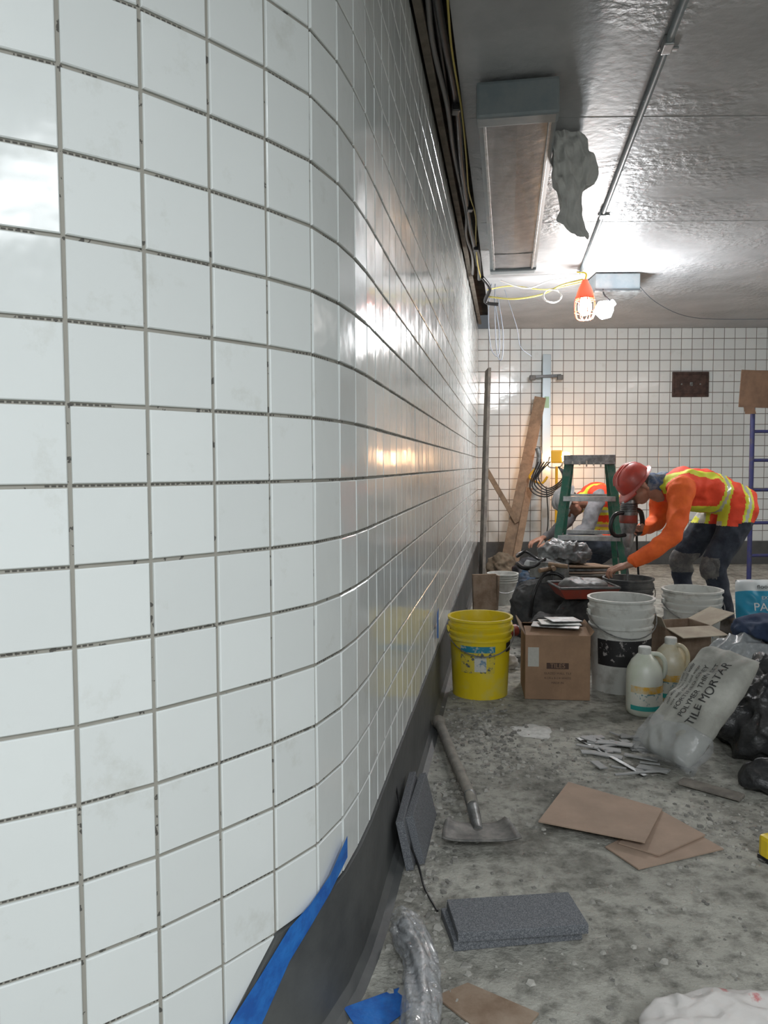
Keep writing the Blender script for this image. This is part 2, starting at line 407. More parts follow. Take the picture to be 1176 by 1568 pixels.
# rag hanging beside the fixture: draped cloth with folds
M_cloth=mat('grey_rag',(.58,.58,.56),.9,col2=(.70,.70,.68),vs=10,bump=.3,bs=40)
OUT=[(2.545,.775,.815),(2.53,.755,.885),(2.46,.75,.91),(2.40,.748,.95),(2.34,.755,.945),(2.296,.775,.89),(2.22,.785,.875),(2.16,.772,.885),(2.10,.835,.91),(2.08,.88,.905)]
def drape(g,name,OUT,y0,sd,dep):
    nu=60
    C=catmull([(o[0],o[1],o[2]) for o in OUT],8); vs=[];fs=[]
    for j,c in enumerate(C):
        for i in range(nu+1):
            u=i/nu; x=c.y+(c.z-c.y)*u
            p=Vector((x*16+c.x*4,c.x*7-x*5,sd))
            fold=ridg(p,1.0)*.75+ridg(p+Vector((4,2,9)),2.1)*.35+noise.noise(Vector((x*30,c.x*14,sd)))*.4
            yy=y0-dep*fold
            zz=c.x+.012*noise.noise(Vector((x*40,0,sd+c.x*8)))
            vs.append((x+.006*noise.noise(Vector((sd,c.x*30,x*9))),yy,zz))
    n=len(C)
    for j in range(n-1):
        for i in range(nu): a=j*(nu+1)+i; fs.append((a,a+1,a+nu+2,a+nu+1))
    o=poly(g,name,vs,fs,M_cloth,smooth=True); md=o.modifiers.new('s','SOLIDIFY'); md.thickness=.0025
g=G('hanging_rag'); drape(g,'front_layer',OUT,3.48,1.3,.04)
drape(g,'back_layer',[(z+.01,a+.015,b+.01) for z,a,b in OUT[:7]],3.58,7.9,.03)
# conduit
g=G('ceiling_conduit')
tube(g,'pipe',[(.90,2.2,CZ-.018),(1.49,5.9,CZ-.018)],.013,M_fixt,seg=12)
for y in(2.75,4.55):
    x=.90+.1595*(y-2.2); box(g,'coupling',(.035,.07,.035),(x,y,CZ-.018),M_alu,rot=(0,0,-.16)); box(g,'strap',(.07,.02,.008),(x+.02,y+.05,CZ-.006),M_alu)
g=G('junction_box',(1.79,6.1,CZ-.075)); box(g,'body',(.34,.3,.13),(0,0,0),M_fixt,bev=.006); box(g,'cover',(.36,.32,.012),(0,0,-.07),M_steel)
# caged work lamp
M_or=mat('orange_guard',(.85,.13,.05),.4,emis=.3)
M_bulb=mat('bulb_glow',(1,.95,.9),.4,emis=22,ecol=(1,.95,.92))
g=G('caged_work_lamp',(1.50,5.8,2.19)); g.o.scale=(1.0,1.0,.88)
lathe(g,'socket_handle',[(0,.30),(.02,.30),(.03,.27),(.045,.24),(.058,.20),(.066,.16),(.068,.14)],M_or,seg=24)
lathe(g,'bulb',[(0,.0),(.03,.01),(.05,.05),(.048,.10),(.03,.15),(0,.16)],M_bulb,seg=24)
for k in range(8):
    a=k*math.pi/4; c,s=math.cos(a),math.sin(a)
    tube(g,'cage_rib',[(.066*c,.066*s,.16),(.078*c,.078*s,.08),(.06*c,.06*s,-.02),(.0,0,-.035)],.0035,M_or,seg=6,sm=3)
for z,r in((.13,.072),(.03,.075)):
    tube(g,'cage_ring',[(r*math.cos(t*math.pi/8),r*math.sin(t*math.pi/8),z) for t in range(17)],.0035,M_or,seg=6)
tube(g,'cord',[(0,0,.3),(.01,.02,.36),(-.05,.05,.38)],.006,M_yel,sm=4)
g=G('led_work_lamp',(1.68,5.92,2.26)); lathe(g,'globe',[(0,-.07),(.05,-.055),(.075,0),(.05,.045),(.025,.07),(.025,.09),(0,.09)],mat('led_globe',(1,1,1),.4,emis=16,ecol=(.9,.95,1)),seg=24,rot=(0,.9,0)); tube(g,'cord',[(.05,0,.06),(.0,.02,.12),(0,.05,.2)],.006,M_black,sm=4)
# wires at far ceiling
g=G('temporary_wiring')
M_ycab=mat('yellow_cable',(.60,.52,.15),.5)
M_wcab=mat('white_cable',(.6,.6,.58),.5)
tube(g,'yellow_lead',[(.82,6.1,2.40),(1.0,6.0,2.36),(1.2,5.95,2.38),(1.35,5.9,2.44),(1.5,5.85,2.47)],.007,M_ycab,sm=6)
tube(g,'yellow_lead_2',[(.80,6.0,2.43),(1.0,6.05,2.47),(1.25,6.0,2.43),(1.5,5.9,2.46)],.005,M_ycab,sm=6)
tube(g,'white_lead',[(.9,6.0,2.50),(1.1,6.0,2.44),(1.3,6.0,2.50),(1.55,6.0,2.52)],.006,M_wcab,sm=6)
tube(g,'black_lead',[(.75,5.9,2.50),(.82,6.0,2.44),(.80,6.1,2.36),(.9,6.1,2.34)],.014,M_black,sm=6)
for k in range(3):
    tube(g,'coil',[(1.28+.07*math.cos(t*.7+k),5.9+.02*math.sin(t),2.36+.05*math.sin(t*.7+k)) for t in range(10)],.004,M_wcab,sm=3)
M_bcab=mat('bluegrey_cable',(.16,.18,.21),.5)
for k in range(2):
    x=.86+.03*k
    tube(g,'hanging_loop',[(x,6.2,2.52),(x-.03+.02*k,6.15,2.3),(x-.01+.02*k,6.15,2.02-.05*k),(x+.05,6.15,1.95-.02*k),(x+.06,6.18,2.15),(x+.02,6.2,2.42)],.004,M_bcab,sm=6)
tube(g,'thin_drop_wire',[(.98,6.3,2.5),(1.08,6.3,2.2),(1.12,6.35,2.05),(1.22,6.4,1.98)],.0025,M_bcab,sm=6)
tube(g,'thin_wire',[(1.98,6.1,2.5),(2.3,6.6,2.46),(2.7,7,2.42),(3.2,7.4,2.46),(4,7.6,2.5)],.003,M_bcab,sm=6)
# vent
g=G('wall_access_panel',(3.3,YF-.012,1.945)); M_br=mat('rusty_brown_metal',(.055,.035,.03),.5,.4,col2=(.10,.06,.05),vs=14)
box(g,'frame',(.39,.02,.27),(0,0,0),M_br); box(g,'door',(.33,.012,.21),(0,-.012,0),M_br); box(g,'handle',(.03,.02,.04),(0,-.025,0),M_steel)
for s in(-1,1): lathe(g,'screw',[(0,.006),(.008,.004),(.01,0)],M_steel,seg=12,loc=(s*.1,-.018,0),rot=(math.pi/2,0,0))

# ---------------------------------------------------------------- buckets
def bucket(name,loc,rt,rb,h,mt,mi,lab=None,rot=0,fill=.6,ribs=(.74,.82,.90),tilt=(0,0)):
    g=G(name,loc,(tilt[0],tilt[1],rot)); R=lambda t: rb+(rt-rb)*t
    pr=[(0,.004),(rb-.01,.004),(rb,.0),(rb,.012)]
    pr.append((R(ribs[0])-.0,h*ribs[0]-.006))
    for k in ribs: pr+=[(R(k)+.008,h*k-.004),(R(k)+.008,h*k+.004),(R(k),h*k+.008)]
    pr+=[(R(1),h-.012),(rt+.009,h-.010),(rt+.009,h),(rt-.004,h),(rt-.006,h-.01),(rb+(rt-rb)*fill-.005,h*fill)]
    lathe(g,'shell',pr,mt,seg=56)
    rf=R(fill)-.005
    lathe(g,'contents',[(rf,h*fill),(rf*.6,h*fill+.006),(0,h*fill+.002)],mi,seg=32)
    if lab:
        for (t0,t1,a0,a1,lm) in lab:
            lathe(g,'label',[(R(t0)+.0015,h*t0),(R(t1)+.0015,h*t1)],lm,seg=24,arc=(a0,a1))
    tube(g,'bail_handle',[((rt+.014)*math.cos(a),-(rt+.02)*math.sin(a),h*.84-.10*math.sin(a)) for a in [math.pi*k/14 for k in range(15)]],.003,M_steel,seg=6)
    for s in(-1,1): box(g,'ear',(.014,.03,.03),(s*(rt+.006),0,h*.84),mt)
    return g
M_yb=mat('bucket_yellow',(.68,.52,.012),.38,col2=(.58,.50,.12),vs=7,vlo=.5,vhi=.7,bump=.15,bs=25)
M_mort=mat('wet_mortar',(.12,.12,.115),.5,bump=.6,bs=20)
M_lteal=mat('label_teal',(.02,.20,.30),.5,col2=(.35,.42,.40),vs=22,vlo=.52,vhi=.56)
M_lwhite=mat('label_white',(.55,.55,.50),.6,col2=(.15,.25,.35),vs=40,vlo=.5,vhi=.6)
M_ly2=mat('label_yellow_print',(.60,.48,.05),.6,col2=(.08,.10,.12),vs=45,vlo=.54,vhi=.58)
M_lblack=mat('label_black',(.02,.02,.022),.5,col2=(.35,.33,.32),vs=26,vlo=.58,vhi=.62)
M_splat=mat('mortar_splatter',(.45,.44,.40),.9,bump=.5,bs=40)
bucket('yellow_bucket',(.455,3.62,0),.145,.13,.37,M_yb,M_mort,[(.60,.68,3.9,5.1,M_lteal),(.34,.60,3.9,5.1,M_ly2),(.36,.56,4.4,4.8,M_lwhite),(.58,.70,5.6,6.2,M_lblack)],fill=.7)
bucket('white_bucket',(1.145,3.69,0),.15,.132,.445,M_plasticwhite,M_mort,[(.30,.58,3.6,5.95,M_lblack)],fill=.8,ribs=(.70,.80,.90))
bucket('white_bucket',(1.67,4.14,0),.15,.132,.41,M_plasticwhite,M_mort,[(.2,.6,3.9,5.2,M_lwhite)],fill=.6)
bucket('mixing_bucket',(1.545,4.84,0),.15,.13,.37,M_darkgrey,M_mort,fill=.5)
bucket('small_bucket',(.93,6.0,0),.115,.10,.24,M_plasticwhite,M_mort,fill=.8)
# ---------------------------------------------------------------- cardboard box
g=G('cardboard_box',(.81,3.63,0),(0,0,math.radians(-6)))
w,d,h=.29,.28,.30
box(g,'front',(w,.005,h),(0,-d/2,h/2+.002),M_card,bev=.001); box(g,'back',(w,.005,h),(0,d/2,h/2+.002),M_card,bev=.001)
for s in(-1,1): box(g,'side',(.005,d,h),(s*w/2,0,h/2+.002),M_card,bev=.001)
box(g,'bottom',(w,d,.004),(0,0,.004),M_card,bev=.001)
M_cardd=mat('cardboard_dirty',(.30,.23,.17),.9,col2=(.20,.135,.09),vs=9)
def flap(g,name,a,b,dirv,ln,mt):
    a=Vector(a);b=Vector(b);dv=Vector(dirv).normalized()*ln; n=(b-a).cross(dv).normalized()*.002
    vs=[a-n,b-n,b+dv*.96-n,a+dv-n,a+n,b+n,b+dv*.96+n,a+dv+n]
    poly(g,name,vs,[(0,1,2,3),(7,6,5,4),(0,4,5,1),(1,5,6,2),(2,6,7,3),(3,7,4,0)],mt)
flap(g,'flap_front',(-w/2,-d/2,h),(w/2,-d/2,h),(0.0,.95,.12),.13,M_card)
flap(g,'flap_back',(-w/2,d/2,h),(w/2,d/2,h),(0,-.9,.2),.13,M_card)
flap(g,'flap_left',(-w/2,-d/2,h),(-w/2,d/2,h),(-.5,0,.7),.05,M_cardd)
flap(g,'flap_right',(w/2,-d/2,h),(w/2,d/2,h),(.6,0,.8),.03,M_card)
M_ink=mat('printed_ink_brown',(.07,.04,.03),.8)
RX=Matrix.Rotation(math.pi/2,4,'X')
box(g,'logo_block',(.10,.0012,.028),(-.0,-d/2-.003,.16),M_ink,bev=0)
text(g,'logo_text','TILES',.03,Matrix.Translation((0,-d/2-.0045,.16))@RX,M_card)
for k,s in enumerate(('GLAZED WALL TILE','4-1/4 x 4-1/4 WHITE','MADE IN')): text(g,'print','%s'%s,.014,Matrix.Translation((.0,-d/2-.0035,.125-.022*k))@RX,M_ink)
for k in range(2): text(g,'side_print','FRAGILE',.03,Matrix.Translation((w/2+.0035,0,.2-.06*k))@Matrix.Rotation(math.pi/2,4,'Z')@RX,M_ink)
box(g,'mortar_smear',(.05,.002,.09),(-.11,-d/2-.0025,.2),M_splat,bev=.0008)
for k in range(3): box(g,'offcut_sheet',(.22-.03*k,.09,.005),(.02*k,-.05+.02*k,h+.03+.010*k),M_plasticwhite if k==1 else M_steel,rot=(.05,.03*k,.3*k-.2))

# ---------------------------------------------------------------- jugs
def jug(loc,rot,liq,lab):
    g=G('plastic_jug',loc,(0,0,rot)); 
    lathe(g,'body',[(0,.002),(.066,.002),(.074,.012),(.076,.03),(.076,.17),(.072,.20),(.055,.235),(.03,.262),(.022,.268),(.022,.275),(0,.275)],liq,seg=40)
    lathe(g,'cap',[(.0,.262),(.027,.262),(.027,.29),(.024,.294),(0,.294)],M_plasticwhite,seg=28)
    lathe(g,'label',[(.0768,.045),(.0768,.125)],lab,seg=32,arc=(3.3,6.2))
    lathe(g,'label_band',[(.0772,.105),(.0772,.135)],mat('label_amber',(.65,.36,.04),.5,col2=(.55,.5,.35),vs=25),seg=32,arc=(3.3,6.2))
    lathe(g,'label_foot',[(.0772,.03),(.0772,.05)],mat('label_green',(.03,.33,.30),.5),seg=32,arc=(3.3,6.2))
    tube(g,'handle',[(.024,-.01,.262),(.05,-.03,.262),(.072,-.04,.235),(.074,-.042,.19),(.066,-.035,.16)],.010,liq,seg=10,sm=5)
M_jug=mat('jug_hdpe',(.62,.64,.57),.35,col2=(.55,.59,.48),vs=8)
M_jug2=mat('jug_amber',(.60,.56,.44),.35,col2=(.50,.40,.2),vs=5)
M_jl=mat('jug_label',(.62,.62,.55),.6,col2=(.12,.25,.28),vs=38,vlo=.54,vhi=.6)
jug((1.13,3.30,0),.3,M_jug,M_jl); jug((1.31,3.48,0),-.4,M_jug2,M_jl)

# ---------------------------------------------------------------- mortar bag
def pillow(L_,W,Tk,seed=0,amp=.008):
    o=Vector((seed*1.7,seed*.6,0))
    def f(u,v,s):
        e=max(0,(1-abs(u)**5))**.5*max(0,(1-abs(v)**7))**.5
        x=u*W/2*(1-.04*abs(v)**3); y=v*L_/2*(1-.03*abs(u)**3)
        z=s*Tk/2*e+amp*(ridg(Vector((x,y,s))+o,9)-.5+.6*noise.noise(Vector((x*22,y*22,s))+o))*(.3+e)
        return Vector((x,y,z))
    return f
def bagmesh(g,name,f,mt,n=44):
    vs=[];fs=[]
    for s in(1,-1):
        for j in range(n+1):
            for i in range(n+1): vs.append(f(i/n*2-1,j/n*2-1,s))
    K=(n+1)**2
    for j in range(n):
        for i in range(n):
            a=j*(n+1)+i; fs.append((a,a+1,a+n+2,a+n+1)); fs.append((K+a+n+1,K+a+n+2,K+a+1,K+a))
    me=bpy.data.meshes.new(name); me.from_pydata([tuple(v) for v in vs],[],fs)
    bm=bmesh.new(); bm.from_mesh(me); 
    bmesh.ops.remove_doubles(bm,verts=bm.verts,dist=.004); bm.to_mesh(me); bm.free()
    return fin(bpy.data.objects.new(name,me),g,name,mt,True)
A=Vector((1.03,2.72,.07)); Bv=Vector((1.27,2.82,.34)); v=(Bv-A).normalized(); w_=Vector((.39,-.92,0)).normalized(); w_=(w_-v*w_.dot(v)).normalized(); n_=w_.cross(v)
if n_.z<0: w_=-w_; n_=w_.cross(v)
M=Matrix((w_,v,n_)).transposed().to_4x4(); M.translation=(A+Bv)/2
M_bagp=mat('mortar_bag_paper',(.45,.45,.41),.75,col2=(.31,.31,.28),vs=6,bump=.4,bs=18)
M_inkg=mat('printed_ink_grey',(.035,.035,.035),.8)
g=G('mortar_bag',M=M); f=pillow(.48,.25,.11,3,.010); bagmesh(g,'sack',f,M_bagp)
fm=lambda c:f(max(-.95,min(.95,c.x/.125)),max(-.95,min(.95,c.y/.24)),1)+Vector((0,0,.006))
def tx(s,size,x,y,rz=0,mt=None):
    Rm=Matrix.Rotation(rz,3,'Z')
    text(g,'bag_print',s,size,Matrix.Identity(4),mt or M_inkg,fmap=lambda c: fm(Rm@c+Vector((x,y,0))))
HP=math.pi/2
tx('TILE MORTAR',.044,.065,.03,HP); tx('POLYMER THIN SET',.028,.02,.03,HP); tx('FORTIFIED GREY',.028,-.015,.03,HP)
for k in range(3): tx('mix with clean cool water',.018,-.045-.022*k,.03,HP)
f2=pillow(.16,.28,.12,8,.018)
o=bagmesh(g,'plastic_cover',f2,mat('clear_film',(.55,.58,.60),.12,alpha=.30,bump=.5,bs=25)); o.location=(0,-.18,0)
# black rubbish bags
M_bb=mat('black_poly_bag',(.02,.021,.023),.42,col2=(.05,.05,.05),vs=8,bump=.6,bs=26,bd=.02)
crumple(None,'rubbish_bag',(1.54,2.93,0),(.54,.60,.33),M_bb,.07,6,1,6)
crumple(None,'rubbish_bag',(2.05,2.9,0),(.4,.5,.38),M_bb,.06,5,2,5)
crumple(None,'rubbish_bag',(1.38,2.50,0),(.34,.18,.10),M_bb,.03,9,4,5)
M_denim=mat('navy_cloth',(.02,.035,.08),.9,col2=(.04,.06,.11),vs=10,bump=.4)
M_wsheet=mat('white_plastic_sheet',(.45,.47,.48),.3,col2=(.28,.30,.31),vs=6,bump=.6,bs=15,bd=.02)
crumple(None,'plastic_sheeting',(1.62,3.44,.0),(.40,.26,.33),M_wsheet,.06,6,5,6)
crumple(None,'work_jacket',(1.80,3.42,.29),(.40,.28,.10),M_denim,.04,7,6,5)
# blue/white bag
Rz=Matrix.Rotation(math.radians(-12),4,'Z')@Matrix.Rotation(math.radians(72),4,'X')
M=Matrix.Translation((2.03,4.0,.25))@Rz
g=G('grout_bag',M=M); f=pillow(.46,.34,.12,11,.012)
m=bpy.data.materials.new('grout_bag_print'); m.use_nodes=True; nt=m.node_tree;N=nt.nodes;L=nt.links;b=N['Principled BSDF'];b.inputs['Roughness'].default_value=.4
tc=N.new('ShaderNodeTexCoord'); sp=N.new('ShaderNodeSeparateXYZ'); L.new(tc.outputs['Object'],sp.inputs[0])
rp=N.new('ShaderNodeValToRGB'); rp.color_ramp.interpolation='CONSTANT'; e=rp.color_ramp.elements; e[0].color=(.03,.26,.42,1); e[0].position=0; e[1].position=.42; e[1].color=(.55,.59,.60,1); x=e.new(.52); x.color=(.02,.28,.45,1); x=e.new(.84); x.color=(.55,.59,.60,1)
mr=N.new('ShaderNodeMapRange'); mr.inputs['From Min'].default_value=-.23; mr.inputs['From Max'].default_value=.23; L.new(sp.outputs['Y'],mr.inputs['Value']); L.new(mr.outputs['Result'],rp.inputs['Fac']); L.new(rp.outputs['Color'],b.inputs['Base Color'])
bagmesh(g,'sack',f,m)
fm=lambda c:f(max(-.95,min(.95,c.x/.17)),max(-.95,min(.95,c.y/.23)),1)+Vector((0,0,.006))
M_inkw=mat('ink_white',(.7,.72,.72),.6)
tx('PATCH',.06,0,.07,0,M_inkw); tx('floor repair',.03,0,.18,0,M_inkg); tx('EXTERIOR',.024,0,.12,0,M_inkw)
# crumpled open cardboard
g=G('torn_cardboard_box',(1.45,3.76,.0),(0,0,.2)); 
for s,(a,b_) in enumerate((((-.12,-.09),(.12,-.09)),((.12,-.09),(.12,.10)),((.12,.10),(-.12,.10)),((-.12,.10),(-.12,-.09)))):
    beam(g,'side_panel',((a[0]+b_[0])/2,(a[1]+b_[1])/2,.0),((a[0]+b_[0])/2,(a[1]+b_[1])/2,.30),.24 if s%2==0 else .19,.005,M_cardd,up=((0,1,0) if s%2==0 else (1,0,0)))
M_kraft=mat('kraft_pale',(.42,.37,.29),.9,col2=(.33,.28,.22),vs=8)
flap(g,'flap_a',(-.12,-.09,.30),(.12,-.09,.30),(.1,-.7,-.15),.12,M_kraft); flap(g,'flap_b',(.12,-.09,.30),(.12,.10,.30),(.8,0,.35),.14,M_kraft); flap(g,'flap_c',(-.12,.10,.30),(-.12,-.09,.30),(-.4,0,.8),.06,M_kraft)
# ---------------------------------------------------------------- cardboard sheets on floor
def sheet(name,pts,z,mt,th=.004,parent=None,jz=.0):
    vs=[(x,y,z+(dz)) for (x,y),dz in zip(pts,[0,jz,0,jz/2])]+[(x,y,z+th+dz) for (x,y),dz in zip(pts,[0,jz,0,jz/2])]
    n=len(pts); fs=[tuple(range(n))[::-1],tuple(range(n,2*n))]+[(i,(i+1)%n,n+(i+1)%n,n+i) for i in range(n)]
    return poly(parent,name,vs,fs,mt)
sheet('cardboard_sheet',[(.62,2.11),(.674,1.99),(.947,2.096),(.86,2.30)],.003,M_cardp)
sheet('cardboard_sheet',[(.66,2.12),(.75,2.05),(.925,2.165),(.85,2.33)],.009,M_cardp)
sheet('cardboard_sheet',[(.457,2.24),(.723,2.085),(.856,2.318),(.611,2.51)],.016,M_cardp,jz=.012)
sheet('cardboard_sheet',[(.10,1.50),(.22,1.35),(.30,1.45),(.17,1.54)],.003,M_cardd)
# stone slabs
m=bpy.data.materials.new('granite_slab'); m.use_nodes=True; nt=m.node_tree;N=nt.nodes;L=nt.links;b=N['Principled BSDF'];b.inputs['Roughness'].default_value=.75
tc=N.new('ShaderNodeTexCoord'); nz=N.new('ShaderNodeTexNoise'); nz.inputs['Scale'].default_value=420; nz.inputs['Detail'].default_value=2; L.new(tc.outputs['Object'],nz.inputs['Vector'])
rp=N.new('ShaderNodeValToRGB'); e=rp.color_ramp.elements; e[0].position=.40; e[0].color=(.08,.088,.10,1); e[1].position=.72; e[1].color=(.23,.24,.255,1); L.new(nz.outputs['Fac'],rp.inputs['Fac']); L.new(rp.outputs['Color'],b.inputs['Base Color'])
M_gran=m
def slab(name,loc,rot,size=(.30,.135,.022)): return box(None,name,size,loc,M_gran,rot=rot,bev=.002)
slab('stone_slab',(.290,1.738,.012),(0,0,math.radians(8)))
slab('stone_slab',(.302,1.730,.0345),(0,0,math.radians(6)))
slab('stone_slab',(.075,2.16,.07),(math.radians(78),0,math.radians(82)),(.34,.135,.022))
slab('stone_slab',(.106,2.17,.07),(math.radians(76),0,math.radians(80)),(.30,.135,.022))
g=G('bent_wire'); tube(g,'wire',[(.02,2.22,.21),(.05,2.05,.10),(.085,1.98,.03),(.10,1.90,.006),(.125,1.80,.006)],.003,M_black,seg=6,sm=4)
# flat shovel / scraper
g=G('floor_scraper')
M_dust=mat('dusty_handle',(.30,.28,.24),.85,col2=(.20,.19,.17),vs=14,bump=.4)
tube(g,'handle',[(.222,3.10,.03),(.245,2.7,.035),(.262,2.40,.05),(.268,2.30,.045)],[.02,.017],M_dust,seg=14,sm=4)
lathe(g,'grip_end',[(0,.0),(.026,.004),(.026,.04),(.02,.06)],M_dust,seg=16,loc=(.221,3.12,.03),rot=(math.pi/2,0,0.05))
tube(g,'ferrule',[(.266,2.36,.048),(.269,2.25,.03),(.27,2.18,.022)],[.021,.014],M_steel,seg=14,sm=3)
vs=[];fs=[];nu,nv=16,10
for j in range(nv+1):
    for i in range(nu+1):
        u=i/nu*2-1; t=j/nv
        wd=.085+.028*t**.5
        vs.append((.27+u*wd, 2.215-.12*t, .010+.022*abs(u)**4*(1-.5*t)+.012*(1-t)**2+.018*t))
for j in range(nv):
    for i in range(nu): a=j*(nu+1)+i; fs.append((a,a+1,a+nu+2,a+nu+1))
o=poly(g,'blade',vs,fs,mat('scraper_blade',(.10,.10,.095),.6,.3,col2=(.22,.21,.195),vs=16),smooth=True); md=o.modifiers.new('s','SOLIDIFY'); md.thickness=.005
# plastic wrapped roll at bottom
M_film=mat('clear_wrap',(.60,.63,.66),.08,.2,alpha=.45,bump=.9,bs=22,bd=.03,coat=.9)
g=G('plastic_wrapped_roll')
P=catmull([(.037,1.74,.030),(.05,1.66,.04),(.07,1.55,.05),(.068,1.42,.055),(.05,1.25,.055)],14); vs=[];fs=[];sg=72
for i,p in enumerate(P):
    t=(P[min(i+1,len(P)-1)]-P[max(i-1,0)]).normalized(); u=Vector((0,0,1)).cross(t).normalized(); w2=t.cross(u)
    for k in range(sg):
        a=2*math.pi*k/sg; q=u*math.cos(a)+w2*math.sin(a)
        cr=ridg(Vector((math.cos(a+i*.05)*1.6,math.sin(a+i*.05)*1.6,i*.045)),1.3)
        rr=.030*(.45+.55*min(1,i/12))+.007*cr+.005*ridg(p*1+q*.05,18)
        vs.append(p+q*rr)
for i in range(len(P)-1):
    for k in range(sg): k2=(k+1)%sg; fs.append((i*sg+k,i*sg+k2,(i+1)*sg+k2,(i+1)*sg+k))
poly(g,'wrap',vs,fs,M_film,smooth=True)
tube(g,'core',[(p.x,p.y,p.z-.004) for p in P[8:]],.020,mat('foil_core',(.40,.40,.40),.35,.6,col2=(.22,.22,.22),vs=25,bump=.6),seg=16)
sheet('painters_tape_scrap',[(-.085,1.47),(-.04,1.38),(.05,1.47),(.03,1.53)],.004,M_blue,.001)
M_wb=mat('white_sack_red_print',(.62,.60,.58),.5,col2=(.55,.20,.2),vs=9,vlo=.6,vhi=.66,bump=.4,bs=20)
crumple(None,'white_sack',(.66,1.33,0),(.36,.26,.09),M_wb,.02,9,9,5)
# tape measure
g=G('tape_measure',(1.065,2.045,.0),(0,0,.3)); box(g,'case',(.075,.045,.07),(0,0,.036),M_yel,bev=.012); lathe(g,'side_disc',[(0,.003),(.022,.003),(.025,0)],M_black,seg=24,loc=(0,-.0225,.036),rot=(math.pi/2,0,0)); box(g,'hook',(.012,.02,.002),(-.04,0,.006),M_steel)
box(g,'rubber_base',(.078,.047,.014),(0,0,.008),M_black,bev=.004)
# strips / offcuts
g=G('tile_offcuts'); 
M_off=mat('offcut_grey',(.17,.18,.185),.6,col2=(.34,.34,.33),vs=20,island=1,vlo=0,vhi=1)
rr=random.Random(5)
for k in range(30):
    x=.76+rr.random()*.22; y=2.60+rr.random()*.40; l=.03+rr.random()*.11
    box(g,'offcut',(l,.010+rr.random()*.025,.005),(x,y,.004+rr.random()*.012),M_off,rot=(rr.uniform(-.1,.1),rr.uniform(-.1,.1),rr.uniform(-1.5,.3)),bev=.001)
beam(g,'edge_strip',(.76,2.98,.006),(.90,2.60,.008),.018,.004,M_steel)
box(g,'long_offcut',(.20,.05,.012),(1.075,2.48,.012),M_wooddusty,rot=(0,.0,-.75))
# debris
vs=[];fs=[];rr=random.Random(3)
def chunk(x,y,s):
    b0=len(vs); hh=s*rr.uniform(.2,.6); k=rr.randint(4,6); a0=rr.random()*6
    for t in range(k):
        a=a0+2*math.pi*t/k; q=s*rr.uniform(.6,1.1); vs.append((x+q*math.cos(a),y+q*math.sin(a),-.001))
    for t in range(k):
        a=a0+2*math.pi*t/k; q=s*rr.uniform(.4,.85); vs.append((x+q*math.cos(a),y+q*math.sin(a),hh*rr.uniform(.6,1.2)))
    fs.append(tuple(b0+k+t for t in range(k)))
    for t in range(k): fs.append((b0+t,b0+(t+1)%k,b0+k+(t+1)%k,b0+k+t))
def wallx(y): return -.035+.16*(y-1.748)
for k in range(4200):
    y=1.3+rr.random()**1.3*4.2
    if rr.random()<.35: x=wallx(y)+.05+abs(rr.gauss(0,.12))
    else: x=wallx(y)+.06+rr.random()*2.0
    if y<1.75: x=max(x,-.05)
    s=.0012+.012*rr.random()**6
    chunk(x,y,s)
for k in range(450):
    x=rr.gauss(.62,.16); y=rr.gauss(2.75,.14); chunk(x,y,.002+.009*rr.random()**2)
for k in range(520):
    x=rr.gauss(.40,.07); y=rr.gauss(3.0,.2); chunk(x,y,.002+.014*rr.random()**2)
for k in range(600):
    x=rr.gauss(1.05,.15); y=rr.gauss(2.25,.15); chunk(x,y,.002+.009*rr.random()**2)
for k in range(400):
    y=rr.uniform(1.5,2.6); x=wallx(y)+.07+abs(rr.gauss(0,.06)); chunk(x,y,.002+.014*rr.random()**2)
for k in range(250):
    x=rr.gauss(.75,.25); y=rr.gauss(1.7,.15); chunk(x,y,.0015+.008*rr.random()**3)
poly(None,'floor_debris',vs,fs,mat('debris',(.15,.147,.134),.95,col2=(.42,.41,.375),island=1,vlo=0,vhi=1))
def splat(name,x,y,r,mt,seed):
    vs=[(x,y,.003)]; n=40
    for i in range(n):
        a=2*math.pi*i/n; q=r*(1+.5*noise.noise(Vector((math.cos(a)*1.5,math.sin(a)*1.5,seed)))); vs.append((x+q*math.cos(a),y+q*math.sin(a)*.9,.0012))
    poly(None,name,vs,[(0,1+i,1+(i+1)%n) for i in range(n)],mt)
splat('spilled_powder',.60,3.08,.085,mat('white_powder',(.60,.60,.58),.95,col2=(.45,.45,.43),vs=30),3)

# ---------------------------------------------------------------- mid-ground clutter
M_nyl=mat('black_nylon',(.02,.02,.022),.8,col2=(.05,.05,.05),vs=12,bump=.4)
crumple(None,'tool_bag',(.92,4.25,0),(.24,.30,.27),M_nyl,.03,8,12,5,.7)
g=G('mixing_trough',(1.15,4.42,.33),(0,0,.06))
poly(g,'pan',[(-.13,-.10,0),(.13,-.10,0),(.13,.10,0),(-.13,.10,0),(-.17,-.13,.06),(.17,-.13,.06),(.17,.13,.06),(-.17,.13,.06)],[(0,1,2,3),(0,4,5,1),(1,5,6,2),(2,6,7,3),(3,7,4,0)],M_red).modifiers.new('s','SOLIDIFY').thickness=.006
tube(g,'rim',[(-.17,-.13,.06),(.17,-.13,.06),(.17,.13,.06),(-.17,.13,.06),(-.17,-.13,.06)],.008,M_darkgrey)
crumple(g,'mortar',(0,0,.02),(.26,.20,.09),M_mort,.02,9,3,4)
crumple(None,'black_tote_bag',(1.17,4.42,0),(.28,.28,.34),M_nyl,.03,8,31,5,.6)
g=G('trowel_set'); 
